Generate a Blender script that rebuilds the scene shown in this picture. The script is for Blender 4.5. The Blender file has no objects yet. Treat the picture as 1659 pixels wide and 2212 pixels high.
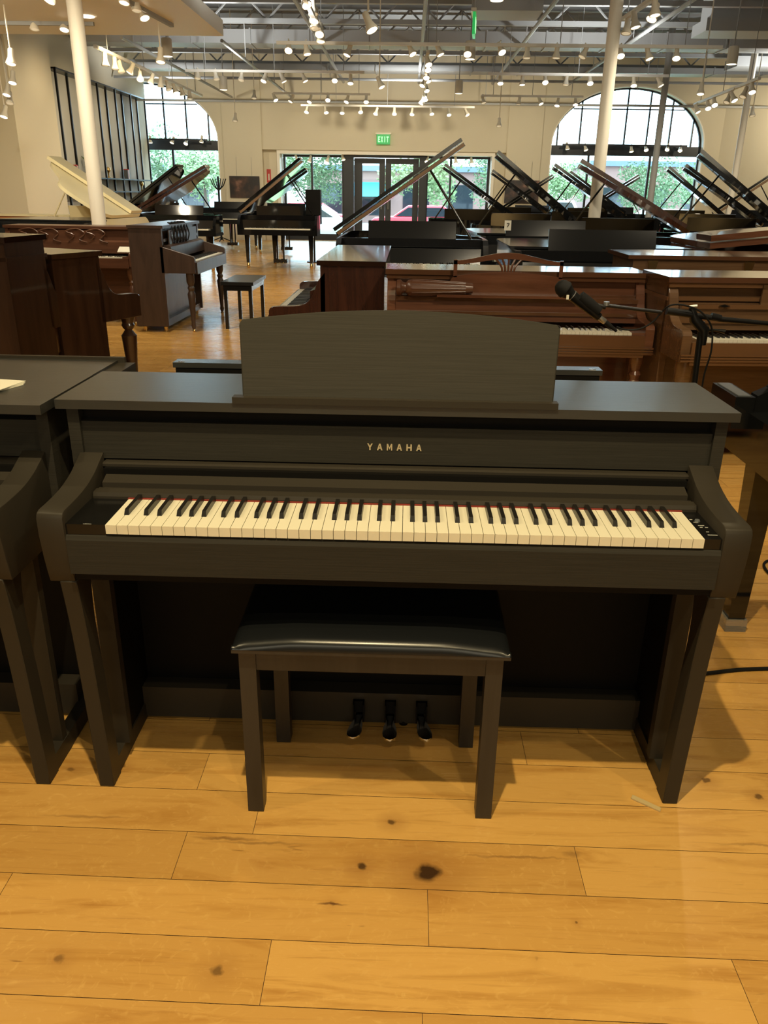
import bpy, bmesh, math, random
from mathutils import Vector, Matrix
PI = math.pi
random.seed(7)
SC = bpy.context.scene
COL = SC.collection

# ------------------------------------------------------------------ camera
FPX = 1713.51; PITCH = 0.38294; YAW = -0.02411; ROLL = 0.01436
CAM = Vector((0.02166, -1.56211, 1.36622))
_f = Vector((math.sin(YAW)*math.cos(PITCH), math.cos(YAW)*math.cos(PITCH), -math.sin(PITCH)))
_r = Vector((math.cos(YAW), -math.sin(YAW), 0)); _u = _r.cross(_f)
CR = _r*math.cos(ROLL) + _u*math.sin(ROLL); CU = _u*math.cos(ROLL) - _r*math.sin(ROLL); CF = _f
cd = bpy.data.cameras.new('camera'); cam = bpy.data.objects.new('camera', cd); COL.objects.link(cam)
cd.sensor_fit = 'HORIZONTAL'; cd.sensor_width = 36; cd.lens = 36*FPX/1659; cd.clip_end = 400; cd.clip_start = .05
mw = Matrix((CR, CU, -CF)).transposed().to_4x4(); mw.translation = CAM; cam.matrix_world = mw
SC.camera = cam
def at(px, py, Y):
    d = CF + CR*((px-829.5)/FPX) - CU*((py-1106)/FPX)
    return CAM + d*((Y-CAM.y)/d.y)
def atz(px, py, z):
    d = CF + CR*((px-829.5)/FPX) - CU*((py-1106)/FPX)
    return CAM + d*((z-CAM.z)/d.z)

# ------------------------------------------------------------------ light and exposure
SC.view_settings.view_transform = 'Standard'; SC.view_settings.look = 'None'
SC.view_settings.exposure = 0.0; SC.view_settings.gamma = 1
w = bpy.data.worlds.new('world'); SC.world = w; w.use_nodes = True
bg = w.node_tree.nodes['Background']; bg.inputs[0].default_value = (.66, .84, 1, 1); bg.inputs[1].default_value = 11
WARM = (1.0, .80, .44)
def spot(loc, aim, power, col=WARM, size=1.6, r=.05, blend=.8):
    l = bpy.data.lights.new('track_or_fill_light', 'SPOT'); l.energy = power; l.color = col; l.spot_size = size; l.spot_blend = blend; l.shadow_soft_size = r
    o = bpy.data.objects.new('track_or_fill_light', l); COL.objects.link(o); o.location = loc
    o.rotation_euler = (Vector(aim)-Vector(loc)).to_track_quat('-Z', 'Y').to_euler(); return o
def area(loc, aim, power, sx, sy, col=WARM):
    l = bpy.data.lights.new('fill_panel_light', 'AREA'); l.shape = 'RECTANGLE'; l.size = sx; l.size_y = sy; l.energy = power; l.color = col
    o = bpy.data.objects.new('fill_panel_light', l); COL.objects.link(o); o.location = loc
    o.rotation_euler = (Vector(aim)-Vector(loc)).to_track_quat('-Z', 'Y').to_euler(); return o
LPC = (1, .85, .60)
# lamps on the rails above and behind the camera, with added fill lights
spot((-.15, -1.05, 3.5), (.0, -.2, 0), 310, r=.025)
spot((-1.9, -.7, 3.5), (-.6, 0, 0), 75, r=.03)
spot((1.7, -1.4, 3.5), (.7, -.3, 0), 80, r=.03)
spot((.6, -2.1, 3.5), (.2, -1.0, 0), 70, r=.03)
spot((-2.6, .8, 3.5), (-1.2, .6, .5), 90, r=.035)
spot((1.6, 3.2, 3.5), (.9, .3, .5), 60, r=.05)
spot((1.3, .8, 3.4), (1.0, 3.0, .6), 200, LPC, 1.7, .04)  # added to brighten the front of the mahogany upright
spot((-2.2, .9, 3.4), (-2.2, 4.0, .6), 120, LPC, 1.7, .04)
spot((-2.6, 5.2, 3.3), (-4.2, 9.5, 2.2), 85, LPC, 1.5, .05)  # added wash for the near face of the left column
spot((-5, 6.2, 3.1), (-4.8, 10.2, 3.45), 130, LPC, 1.9, .05)  # added uplight for the underside of the low slab, no fixture there
spot((3.0, 5.5, 3.3), (2.5, 9.5, 2.4), 65, LPC, 1.2, .05)  # added wash for the near face of the right column
area((0, -6.4, 2.9), (0, -.2, .5), 92, 6, 1.6, (1, .88, .62))  # unseen fill panel added to lift faces turned to the camera
# pools of lamp light further back in the hall
LP = (1, .86, .62)
for (x, y, p) in ((-2.35, 2.35, 120), (3.4, 1.9, 110), (4.3, 4.4, 170), (-2.4, 6, 170), (.8, 6.5, 130), (-5.4, 9, 200), (-3.4, 7.2, 120), (-1.5, 10, 200), (3.4, 9, 180),
                  (-4.6, 14, 240), (-.5, 15, 240), (4.2, 14.5, 240), (8.2, 14, 260)):
    spot((x, y, 3.35), (x, y+2.2, 0), p*1.1, LP, 2.3, .06)
for (x, p) in ((-6, 75), (-3.2, 95), (-.6, 95), (2.2, 95), (4.6, 70), (9.2, 150)):
    spot((x, 20.6, 3.4), (x, 23.2, 2.6), p, (1, .86, .62), 2.2, .06)
for y in (15.3, 17.5, 19.7):
    spot((-5.2, y, 3.4), (-7.4, y+.2, 2.1), 100, (1, .80, .50), 1.7, .06)
spot((-4.5, 12.5, 3.3), (-7.2, 15.2, 2.2), 150, (1, .76, .42), 1.7, .06)
for (x, y, p) in ((-1.5, 9.5, 150), (3.5, 9, 150), (-3.5, 15, 220), (3.5, 15, 220), (0, 20, 200), (8, 18, 200), (-6, 20, 120)):
    spot((x, y, 3.3), (x, y+.5, 6), p, (.95, .95, .92), 2.9, .08)       # added upward fill that brightens the open ceiling

# ------------------------------------------------------------------ helpers
def tag(o, label=None, cat=None, group=None, kind=None):
    if label: o['label'] = label
    if cat: o['category'] = cat
    if group: o['group'] = group
    if kind: o['kind'] = kind
    return o
def thing(name, label, cat, loc=(0, 0, 0), rz=0, group=None):
    o = bpy.data.objects.new(name, None); COL.objects.link(o); o.empty_display_size = .1
    o.location = loc; o.rotation_euler = (0, 0, rz)
    return tag(o, label, cat, group)
def copy_tree(o, parent=None):
    c = o.copy(); COL.objects.link(c); c.parent = parent
    for ch in KIDS.get(o.name, ()):
        copy_tree(ch, c)
    return c
KIDS = {}
class MB:
    def __init__(s): s.b = bmesh.new()
    def box(s, x0, x1, y0, y1, z0, z1):
        vs = [s.b.verts.new((x, y, z)) for z in (z0, z1) for y in (y0, y1) for x in (x0, x1)]
        for f in ((0, 2, 3, 1), (4, 5, 7, 6), (0, 1, 5, 4), (2, 6, 7, 3), (0, 4, 6, 2), (1, 3, 7, 5)):
            s.b.faces.new([vs[i] for i in f])
        return s
    def prism(s, poly, ax, a0, a1):
        # poly: 2D points in the plane across axis ax ('x': (y,z), 'y': (x,z), 'z': (x,y))
        def P(p, a):
            return {'x': (a, p[0], p[1]), 'y': (p[0], a, p[1]), 'z': (p[0], p[1], a)}[ax]
        A = [s.b.verts.new(P(p, a0)) for p in poly]; B = [s.b.verts.new(P(p, a1)) for p in poly]
        n = len(poly)
        fs = [s.b.faces.new(A), s.b.faces.new(B[::-1])]
        for i in range(n): fs.append(s.b.faces.new((A[i], B[i], B[(i+1) % n], A[(i+1) % n])))
        bmesh.ops.recalc_face_normals(s.b, faces=fs)
        return s
    def ring(s, out, inn, z0, z1):
        n = len(out); fs = []
        L = [[s.b.verts.new((p[0], p[1], z)) for p in q] for q, z in ((out, z0), (out, z1), (inn, z1), (inn, z0))]
        for k in range(4):
            a, b = L[k], L[(k+1) % 4]
            for i in range(n): fs.append(s.b.faces.new((a[i], a[(i+1) % n], b[(i+1) % n], b[i])))
        bmesh.ops.recalc_face_normals(s.b, faces=fs)
        return s
    def lathe(s, prof, c=(0, 0, 0), ax='z', seg=20, dirv=None):
        # prof: (r, h) pairs along the axis
        if dirv is None: dirv = {'x': (1, 0, 0), 'y': (0, 1, 0), 'z': (0, 0, 1)}[ax]
        D = Vector(dirv).normalized(); U = D.orthogonal().normalized(); V = D.cross(U); c = Vector(c)
        rings = []
        for r, h in prof:
            if r < 1e-5: rings.append([s.b.verts.new(c+D*h)])
            else: rings.append([s.b.verts.new(c+D*h+(U*math.cos(2*PI*i/seg)+V*math.sin(2*PI*i/seg))*r) for i in range(seg)])
        fs = []
        for a, b in zip(rings, rings[1:]):
            for i in range(seg):
                j = (i+1) % seg
                if len(a) == 1 and len(b) == 1: continue
                if len(a) == 1: fs.append(s.b.faces.new((a[0], b[i], b[j])))
                elif len(b) == 1: fs.append(s.b.faces.new((a[i], b[0], a[j])))
                else: fs.append(s.b.faces.new((a[i], b[i], b[j], a[j])))
        if len(rings[0]) > 1: fs.append(s.b.faces.new(rings[0]))
        if len(rings[-1]) > 1: fs.append(s.b.faces.new(rings[-1]))
        bmesh.ops.recalc_face_normals(s.b, faces=fs)
        return s
    def tube(s, pts, r, seg=8):
        pts = [Vector(p) for p in pts]; n = len(pts); rings = []; U = None
        for i, p in enumerate(pts):
            t = (pts[min(i+1, n-1)]-pts[max(i-1, 0)]).normalized()
            if U is None: U = t.orthogonal().normalized()
            else: U = (U - t*U.dot(t)).normalized()
            V = t.cross(U); rr = r[i] if isinstance(r, (list, tuple)) else r
            rings.append([s.b.verts.new(p+(U*math.cos(2*PI*k/seg)+V*math.sin(2*PI*k/seg))*rr) for k in range(seg)])
        fs = [s.b.faces.new(rings[0]), s.b.faces.new(rings[-1])]
        for a, b in zip(rings, rings[1:]):
            for i in range(seg): fs.append(s.b.faces.new((a[i], b[i], b[(i+1) % seg], a[(i+1) % seg])))
        bmesh.ops.recalc_face_normals(s.b, faces=fs)
        return s
    def bev(s, wd, seg=2):
        es = [e for e in s.b.edges if len(e.link_faces) == 2 and e.calc_face_angle(0) > .6]
        bmesh.ops.bevel(s.b, geom=es, offset=wd, segments=seg, profile=.5, affect='EDGES', clamp_overlap=True)
        return s
    def xf(s, M):
        bmesh.ops.transform(s.b, matrix=M, verts=s.b.verts); return s
    def build(s, name, mat, parent=None, smooth=False, label=None):
        me = bpy.data.meshes.new(name); s.b.normal_update(); s.b.to_mesh(me); s.b.free(); me.materials.append(mat)
        if smooth:
            for p in me.polygons: p.use_smooth = True
            try: me.set_sharp_from_angle(angle=.7)
            except Exception: pass
        return link(name, me, parent, label)
def link(name, me, parent=None, label=None):
    o = bpy.data.objects.new(name, me); COL.objects.link(o)
    if parent is not None:
        o.parent = parent; KIDS.setdefault(parent.name, []).append(o)
    if label: o['label'] = label
    return o
def bez(p0, p1, p2, p3, n=12):
    p0, p1, p2, p3 = map(Vector, (p0, p1, p2, p3)); out = []
    for i in range(n+1):
        t = i/n; q = 1-t; out.append(p0*q**3+p1*3*q*q*t+p2*3*q*t*t+p3*t**3)
    return out
def smoothpts(pts, n=6):
    pts = [Vector(p) for p in pts]; out = []
    for i in range(len(pts)-1):
        a = pts[max(i-1, 0)]; b = pts[i]; c = pts[i+1]; d = pts[min(i+2, len(pts)-1)]
        for k in range(n):
            t = k/n; out.append(.5*((2*b)+(c-a)*t+(2*a-5*b+4*c-d)*t*t+(3*b-a-3*c+d)*t**3))
    out.append(pts[-1]); return out

# ------------------------------------------------------------------ materials
def mat(name, col, rough=.5, metal=0, coat=0, emit=None, es=0, spec=None, alpha=None):
    m = bpy.data.materials.new(name); m.use_nodes = True; b = m.node_tree.nodes['Principled BSDF']
    b.inputs['Base Color'].default_value = (*col, 1); b.inputs['Roughness'].default_value = rough; b.inputs['Metallic'].default_value = metal
    b.inputs['Coat Weight'].default_value = coat; b.inputs['Coat Roughness'].default_value = .05
    if spec is not None: b.inputs['Specular IOR Level'].default_value = spec
    if emit: b.inputs['Emission Color'].default_value = (*emit, 1); b.inputs['Emission Strength'].default_value = es
    return m
def grain(m, c1, c2, scale=(1.5, 28, 28), amt=1, bump=.0, detail=6, rough=None):
    nt = m.node_tree; b = nt.nodes['Principled BSDF']; N = nt.nodes.new; L = nt.links.new
    tc = N('ShaderNodeTexCoord'); mp = N('ShaderNodeMapping'); mp.inputs['Scale'].default_value = scale
    nz = N('ShaderNodeTexNoise'); nz.inputs['Scale'].default_value = 1; nz.inputs['Detail'].default_value = detail; nz.inputs['Roughness'].default_value = .65; nz.inputs['Distortion'].default_value = .6
    cr = N('ShaderNodeValToRGB'); cr.color_ramp.elements[0].position = .32; cr.color_ramp.elements[1].position = .68
    cr.color_ramp.elements[0].color = (*c1, 1); cr.color_ramp.elements[1].color = (*c2, 1)
    L(tc.outputs['Object'], mp.inputs[0]); L(mp.outputs[0], nz.inputs['Vector']); L(nz.outputs[0], cr.inputs[0]); L(cr.outputs[0], b.inputs['Base Color'])
    if bump:
        bp = N('ShaderNodeBump'); bp.inputs['Strength'].default_value = bump; bp.inputs['Distance'].default_value = .002
        L(nz.outputs[0], bp.inputs['Height']); L(bp.outputs[0], b.inputs['Normal'])
    return m
M = {}
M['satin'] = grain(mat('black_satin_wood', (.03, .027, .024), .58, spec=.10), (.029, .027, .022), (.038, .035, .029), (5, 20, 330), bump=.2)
M['satin_top'] = grain(mat('black_satin_wood_top', (.03, .027, .024), .30, spec=.9), (.026, .027, .026), (.034, .035, .034), (5, 300, 20), bump=.2)
M['satin2'] = mat('black_smooth_satin', (.034, .029, .022), .45, spec=.2)  # base warmed to stand in for light bounced off the floor
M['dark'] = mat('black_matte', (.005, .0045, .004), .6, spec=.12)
M['gloss'] = mat('black_polish', (.006, .0065, .007), .06, spec=.6)
M['gloss2'] = mat('black_polish_worn', (.010, .011, .012), .14, spec=.6)
M['ivory'] = mat('white_key', (.76, .72, .58), .3)
M['ebony'] = mat('black_key', (.012, .011, .010), .3)
M['felt'] = mat('red_felt', (.20, .02, .012), .9)
M['panel'] = mat('control_black', (.006, .006, .006), .18)
M['print'] = mat('white_print', (.55, .55, .50), .5)
M['gold'] = mat('gold_logo', (.72, .62, .42), .35, .6)
M['leather'] = mat('black_vinyl', (.008, .009, .010), .27)
M['benchwood'] = grain(mat('bench_wood', (.03, .026, .022), .42), (.022, .019, .016), (.036, .031, .026), (20, 20, 2), bump=.1)
M['chrome'] = mat('chrome', (.8, .8, .8), .12, 1)
M['brass'] = mat('brass', (.72, .52, .22), .22, 1)
M['steel'] = mat('brushed_steel', (.5, .5, .48), .35, .9)
M['mahog'] = grain(mat('mahogany', (.12, .04, .02), .2, coat=.6), (.095, .036, .018), (.165, .068, .036), (1.6, 22, 22))
M['mahog2'] = grain(mat('dark_mahogany', (.05, .02, .012), .22, coat=.6), (.030, .011, .007), (.062, .022, .012), (22, 22, 1.6))
M['walnut'] = grain(mat('dark_walnut', (.05, .03, .02), .28, coat=.5), (.030, .014, .008), (.062, .030, .016), (18, 18, 1.5))
M['oak'] = grain(mat('golden_oak', (.2, .1, .04), .25, coat=.4), (.105, .055, .026), (.165, .092, .044), (1.5, 26, 26))
M['brown'] = grain(mat('mid_brown_wood', (.10, .045, .025), .32), (.075, .030, .016), (.125, .052, .027), (1.5, 22, 22))
M['console'] = grain(mat('grey_brown_wood', (.06, .04, .03), .34), (.045, .027, .020), (.075, .046, .033), (14, 14, 2))
M['lidgloss'] = mat('polished_wood_lid', (.10, .045, .022), .09, spec=.8)
M['lidgloss2'] = mat('polished_dark_lid', (.022, .010, .006), .09, spec=.8)
M['oakgloss'] = mat('polished_oak', (.15, .075, .033), .12, spec=.8)
M['honey'] = mat('honey_wood', (.45, .20, .07), .4)
M['cream'] = mat('ivory_paint', (.78, .70, .44), .3)
M['iron'] = mat('gold_plate', (.45, .30, .10), .3, .6)
M['wood_edge'] = mat('brown_lid_edge', (.20, .11, .05), .3)
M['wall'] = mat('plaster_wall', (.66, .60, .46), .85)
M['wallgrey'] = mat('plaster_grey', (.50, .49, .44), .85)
M['white'] = mat('white_paint', (.84, .80, .70), .5)
M['rail'] = mat('track_rail_white', (.85, .83, .76), .5)
M['deck'] = mat('ceiling_deck', (.24, .25, .25), .8)
M['steelbeam'] = mat('grey_beam', (.34, .35, .35), .6)
M['duct'] = mat('duct_grey', (.40, .41, .41), .5)
M['lens'] = mat('lit_lens', (1, .95, .8), .4, emit=(1, .86, .62), es=14)
M['lens_dim'] = mat('dim_lens', (1, .95, .8), .4, emit=(1, .86, .62), es=3.0)
M['lens_off'] = mat('unlit_lens', (.5, .48, .42), .3, emit=(1, .8, .5), es=.5)
M['lamp'] = mat('lamp_housing', (.82, .77, .64), .45)
M['frame'] = mat('bronze_window_frame', (.012, .016, .022), .4)
M['blackmetal'] = mat('black_metal', (.006, .006, .006), .32, spec=.3)
M['rubber'] = mat('rubber', (.006, .006, .006), .7, spec=.2)
M['exit_green'] = mat('exit_green', (.05, .6, .15), .4, emit=(.05, 1, .2), es=1.6)
M['exit_letter'] = mat('exit_letter', (.1, .9, .3), .4, emit=(.35, 1, .35), es=1.6)
M['red'] = mat('red_paint', (.5, .04, .03), .4)
M['paper'] = mat('paper', (.72, .70, .60), .7)
M['grey_plastic'] = mat('grey_plastic', (.10, .11, .12), .5)
M['acrylic'] = mat('clear_acrylic', (.8, .75, .65), .1)
M['acrylic'].node_tree.nodes['Principled BSDF'].inputs['Transmission Weight'].default_value = .8
M['leaf'] = mat('leaf', (.13, .21, .10), .7)
M['leaf2'] = mat('leaf_light', (.19, .28, .12), .7)
M['bark'] = mat('bark', (.10, .07, .05), .9)
M['grass'] = mat('grass', (.20, .34, .10), .9)
M['asphalt'] = mat('asphalt', (.30, .30, .30), .9)
M['concrete'] = mat('concrete', (.50, .49, .46), .9)
M['brick'] = mat('brick', (.22, .13, .11), .8)
M['roofblue'] = mat('slate_roof', (.10, .14, .20), .6)
M['awn'] = mat('turquoise_awning', (.03, .35, .50), .5)
M['awnred'] = mat('red_awning', (.45, .06, .10), .6)
M['carred'] = mat('car_red', (.50, .02, .04), .3, coat=.3)
M['carsilver'] = mat('car_silver', (.50, .52, .54), .25, .4, coat=.5)
M['cargrey'] = mat('car_grey', (.12, .13, .14), .25, .3, coat=.5)
M['carwhite'] = mat('car_white', (.75, .75, .75), .25, coat=.5)
M['tint'] = mat('car_glass', (.02, .025, .03), .05)
def glass_mat():
    m = bpy.data.materials.new('window_glass'); m.use_nodes = True; nt = m.node_tree; nt.nodes.clear(); N = nt.nodes.new
    o = N('ShaderNodeOutputMaterial'); t = N('ShaderNodeBsdfTransparent'); g = N('ShaderNodeBsdfGlossy'); x = N('ShaderNodeMixShader'); fr = N('ShaderNodeFresnel')
    t.inputs[0].default_value = (.90, .97, .97, 1); g.inputs['Roughness'].default_value = .02; fr.inputs[0].default_value = 1.4
    nt.links.new(fr.outputs[0], x.inputs[0]); nt.links.new(t.outputs[0], x.inputs[1]); nt.links.new(g.outputs[0], x.inputs[2]); nt.links.new(x.outputs[0], o.inputs[0]); return m
M['glass'] = glass_mat()
def picture_mat(name, seed):
    m = mat(name, (.03, .02, .02), .35); nt = m.node_tree; b = nt.nodes['Principled BSDF']; N = nt.nodes.new; L = nt.links.new
    tc = N('ShaderNodeTexCoord'); nz = N('ShaderNodeTexNoise'); nz.noise_dimensions = '4D'; nz.inputs['W'].default_value = seed; nz.inputs['Scale'].default_value = 3.0; nz.inputs['Detail'].default_value = 4
    cr = N('ShaderNodeValToRGB'); e = cr.color_ramp.elements; e[0].position = .45; e[0].color = (.018, .014, .014, 1); e[1].position = .75; e[1].color = (.42, .22, .15, 1)
    e.new(.58).color = (.07, .035, .025, 1)
    L(tc.outputs['Object'], nz.inputs['Vector']); L(nz.outputs[0], cr.inputs[0]); L(cr.outputs[0], b.inputs['Base Color']); return m
# floor: every plank face carries a random tone in a colour attribute; grain and knots come from world coordinates
KNOTS = [(.097, -.257, .034, .95), (-.046, -.246, .014, .85), (.017, -.111, .013, .75), (-.306, -.505, .016, .6), (-.611, -.492, .012, .45), (-.103, -.347, .008, .5),
         (.805, .066, .013, .7), (.916, .011, .013, .7), (-.669, .053, .009, .6), (-.80, .035, .012, .5), (.394, -.371, .005, .6), (.30, -.46, .006, .2)]
STREAKS = [(-.103, -.347, .030, .0035, .85), (-.36, -.178, .07, .005, .6), (-.28, -.188, .10, .004, .45), (.30, -.205, .11, .004, .45), (-.70, -.125, .10, .004, .4), (.86, -.145, .10, .004, .4), (.42, -.19, .02, .010, .4)]
def floor_mat():
    m = mat('maple_floor', (.5, .3, .1), .24); nt = m.node_tree; b = nt.nodes['Principled BSDF']; N = nt.nodes.new; L = nt.links.new
    geo = N('ShaderNodeNewGeometry'); at_ = N('ShaderNodeAttribute'); at_.attribute_name = 'tone'
    sep = N('ShaderNodeSeparateColor'); L(at_.outputs['Color'], sep.inputs[0])
    off = N('ShaderNodeVectorMath'); off.operation = 'MULTIPLY_ADD'; off.inputs[1].default_value = (7, 5, 9)
    L(at_.outputs['Color'], off.inputs[0]); L(geo.outputs['Position'], off.inputs[2])
    def noise(vec, scale, detail, dist=0.4, rough=.6):
        mp = N('ShaderNodeMapping'); mp.inputs['Scale'].default_value = scale; L(vec, mp.inputs[0])
        n = N('ShaderNodeTexNoise'); n.inputs['Scale'].default_value = 1; n.inputs['Detail'].default_value = detail; n.inputs['Distortion'].default_value = dist; n.inputs['Roughness'].default_value = rough
        L(mp.outputs[0], n.inputs['Vector']); return n.outputs[0]
    def mix(f, a, c, typ='MIX'):
        x = N('ShaderNodeMix'); x.data_type = 'RGBA'; x.blend_type = typ
        for v, s in ((f, x.inputs[0]), (a, x.inputs[6]), (c, x.inputs[7])):
            if isinstance(v, (int, float)): s.default_value = v
            elif isinstance(v, tuple): s.default_value = (*v, 1)
            else: L(v, s)
        return x.outputs[2]
    def ramp(v, p0, p1, c0=0, c1=1):
        r = N('ShaderNodeMapRange'); r.inputs[1].default_value = p0; r.inputs[2].default_value = p1; r.inputs[3].default_value = c0; r.inputs[4].default_value = c1; L(v, r.inputs[0]); return r.outputs[0]
    base = mix(sep.outputs[0], (.55, .295, .075), (.68, .385, .105))
    g1 = ramp(noise(off.outputs[0], (1.8, 15, 14), 7, 1.6), .50, .74)
    c = mix(g1, base, (.45, .215, .045))
    g2 = ramp(noise(off.outputs[0], (5, 120, 60), 4, .5), .58, .82, 0, .5)
    c = mix(g2, c, (.30, .125, .03))
    g3 = ramp(noise(off.outputs[0], (18, 22, 20), 4, 3.5), .55, .75, 0, .5)
    c = mix(g3, c, (.74, .45, .14))
    g4 = ramp(noise(off.outputs[0], (2.2, 34, 30), 2, 3.0), .72, .78, 0, .55)
    c = mix(g4, c, (.18, .075, .02))
    warp = N('ShaderNodeTexNoise'); warp.inputs['Scale'].default_value = 38; warp.inputs['Detail'].default_value = 4; L(geo.outputs['Position'], warp.inputs['Vector'])
    wv = N('ShaderNodeVectorMath'); wv.operation = 'MULTIPLY_ADD'; wv.inputs[1].default_value = (.030, .018, 0); L(warp.outputs['Color'], wv.inputs[0]); L(geo.outputs['Position'], wv.inputs[2])
    for kx, ky, kr, ks in KNOTS:
        d = N('ShaderNodeVectorMath'); d.operation = 'SUBTRACT'; L(wv.outputs[0], d.inputs[0]); d.inputs[1].default_value = (kx+.015, ky+.009, 0)
        sc = N('ShaderNodeVectorMath'); sc.operation = 'MULTIPLY'; sc.inputs[1].default_value = (.9, .95, 0); L(d.outputs[0], sc.inputs[0])
        ln = N('ShaderNodeVectorMath'); ln.operation = 'LENGTH'; L(sc.outputs[0], ln.inputs[0])
        halo = ramp(ln.outputs['Value'], kr*.6, kr*3.2, ks*.55, 0); c = mix(halo, c, (.33, .14, .035))
        core = ramp(ln.outputs['Value'], kr*.45, kr*.85, ks, 0); c = mix(core, c, (.035, .016, .008))
    for kx, ky, ka, kb, ks in STREAKS:
        d = N('ShaderNodeVectorMath'); d.operation = 'SUBTRACT'; L(wv.outputs[0], d.inputs[0]); d.inputs[1].default_value = (kx+.015, ky+.009, 0)
        sc = N('ShaderNodeVectorMath'); sc.operation = 'MULTIPLY'; sc.inputs[1].default_value = (1/ka, 1/kb, 0); L(d.outputs[0], sc.inputs[0])
        ln = N('ShaderNodeVectorMath'); ln.operation = 'LENGTH'; L(sc.outputs[0], ln.inputs[0])
        c = mix(ramp(ln.outputs['Value'], .4, 1.3, ks, 0), c, (.13, .055, .02))
    L(c, b.inputs['Base Color'])
    rr = noise(off.outputs[0], (3, 30, 20), 3); L(ramp(rr, .3, .7, .20, .32), b.inputs['Roughness'])
    bp = N('ShaderNodeBump'); bp.inputs['Strength'].default_value = .12; bp.inputs['Distance'].default_value = .002
    L(noise(off.outputs[0], (4, 60, 60), 4), bp.inputs['Height']); L(bp.outputs[0], b.inputs['Normal'])
    return m
M['floor'] = floor_mat()
M['gap'] = mat('plank_gap', (.10, .045, .015), .8)

# ------------------------------------------------------------------ floor
def floor():
    PW = .1364; SL = -.0082
    X0, X1, Y0, Y1 = -8.2, 12.5, -8.0, 24.0
    known = {-4: [-1.4, .079, 1.5], -3: [-1.35, -.215, .678, 1.9], -2: [-1.9, -.796, .094, 1.35], -1: [-1.5, -.453, .428, 1.9], 0: [-1.1, -.303, 1.35], 1: [-.466, 1.1], 2: [-1.2, .36, 1.6], 3: [-.5, .52], }
    bm = bmesh.new(); cl = bm.loops.layers.float_color.new('tone')
    k0 = int((Y0+.164)/PW); k1 = int((Y1+.164)/PW)
    rnd = random.Random(3)
    for k in range(k0, k1):
        ya = -.164 + (k)*PW; yb = ya+PW - .0014
        if k in known: js = sorted(known[k])
        else: js = []
        lo = [j for j in js]; xs = []
        x = (js[-1] if js else X0 + rnd.random()*1.2)
        right = []
        while x < X1: x += .5+rnd.random()*1.2; right.append(x)
        left = []
        if js:
            x = js[0]
            while x > X0: x -= .5+rnd.random()*1.2; left.append(x)
        xs = [X0]+[v for v in sorted(left+js+right) if X0 < v < X1]+[X1]
        for a, c in zip(xs, xs[1:]):
            a2 = a+.0012
            vs = [bm.verts.new((p, q+SL*p, 0)) for p, q in ((a2, ya), (c, ya), (c, yb), (a2, yb))]
            f = bm.faces.new(vs); t = (rnd.random(), rnd.random(), rnd.random(), 1)
            for l in f.loops: l[cl] = t
    for v in bm.verts: pass
    nf = len(bm.faces)
    vs = [bm.verts.new(p) for p in ((X0, Y0, -.0015), (X1, Y0, -.0015), (X1, Y1, -.0015), (X0, Y1, -.0015))]
    g = bm.faces.new(vs); g.material_index = 1
    b2 = [bm.verts.new(p) for p in ((X0, Y0, -.12), (X1, Y0, -.12), (X1, Y1, -.12), (X0, Y1, -.12))]
    h = bm.faces.new(b2[::-1]); h.material_index = 1
    for i in range(4):
        q = bm.faces.new((vs[i], b2[i], b2[(i+1) % 4], vs[(i+1) % 4])); q.material_index = 1
    me = bpy.data.meshes.new('floor'); bm.to_mesh(me); bm.free(); me.materials.append(M['floor']); me.materials.append(M['gap'])
    tag(link('floor', me), kind='structure')
floor()

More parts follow.
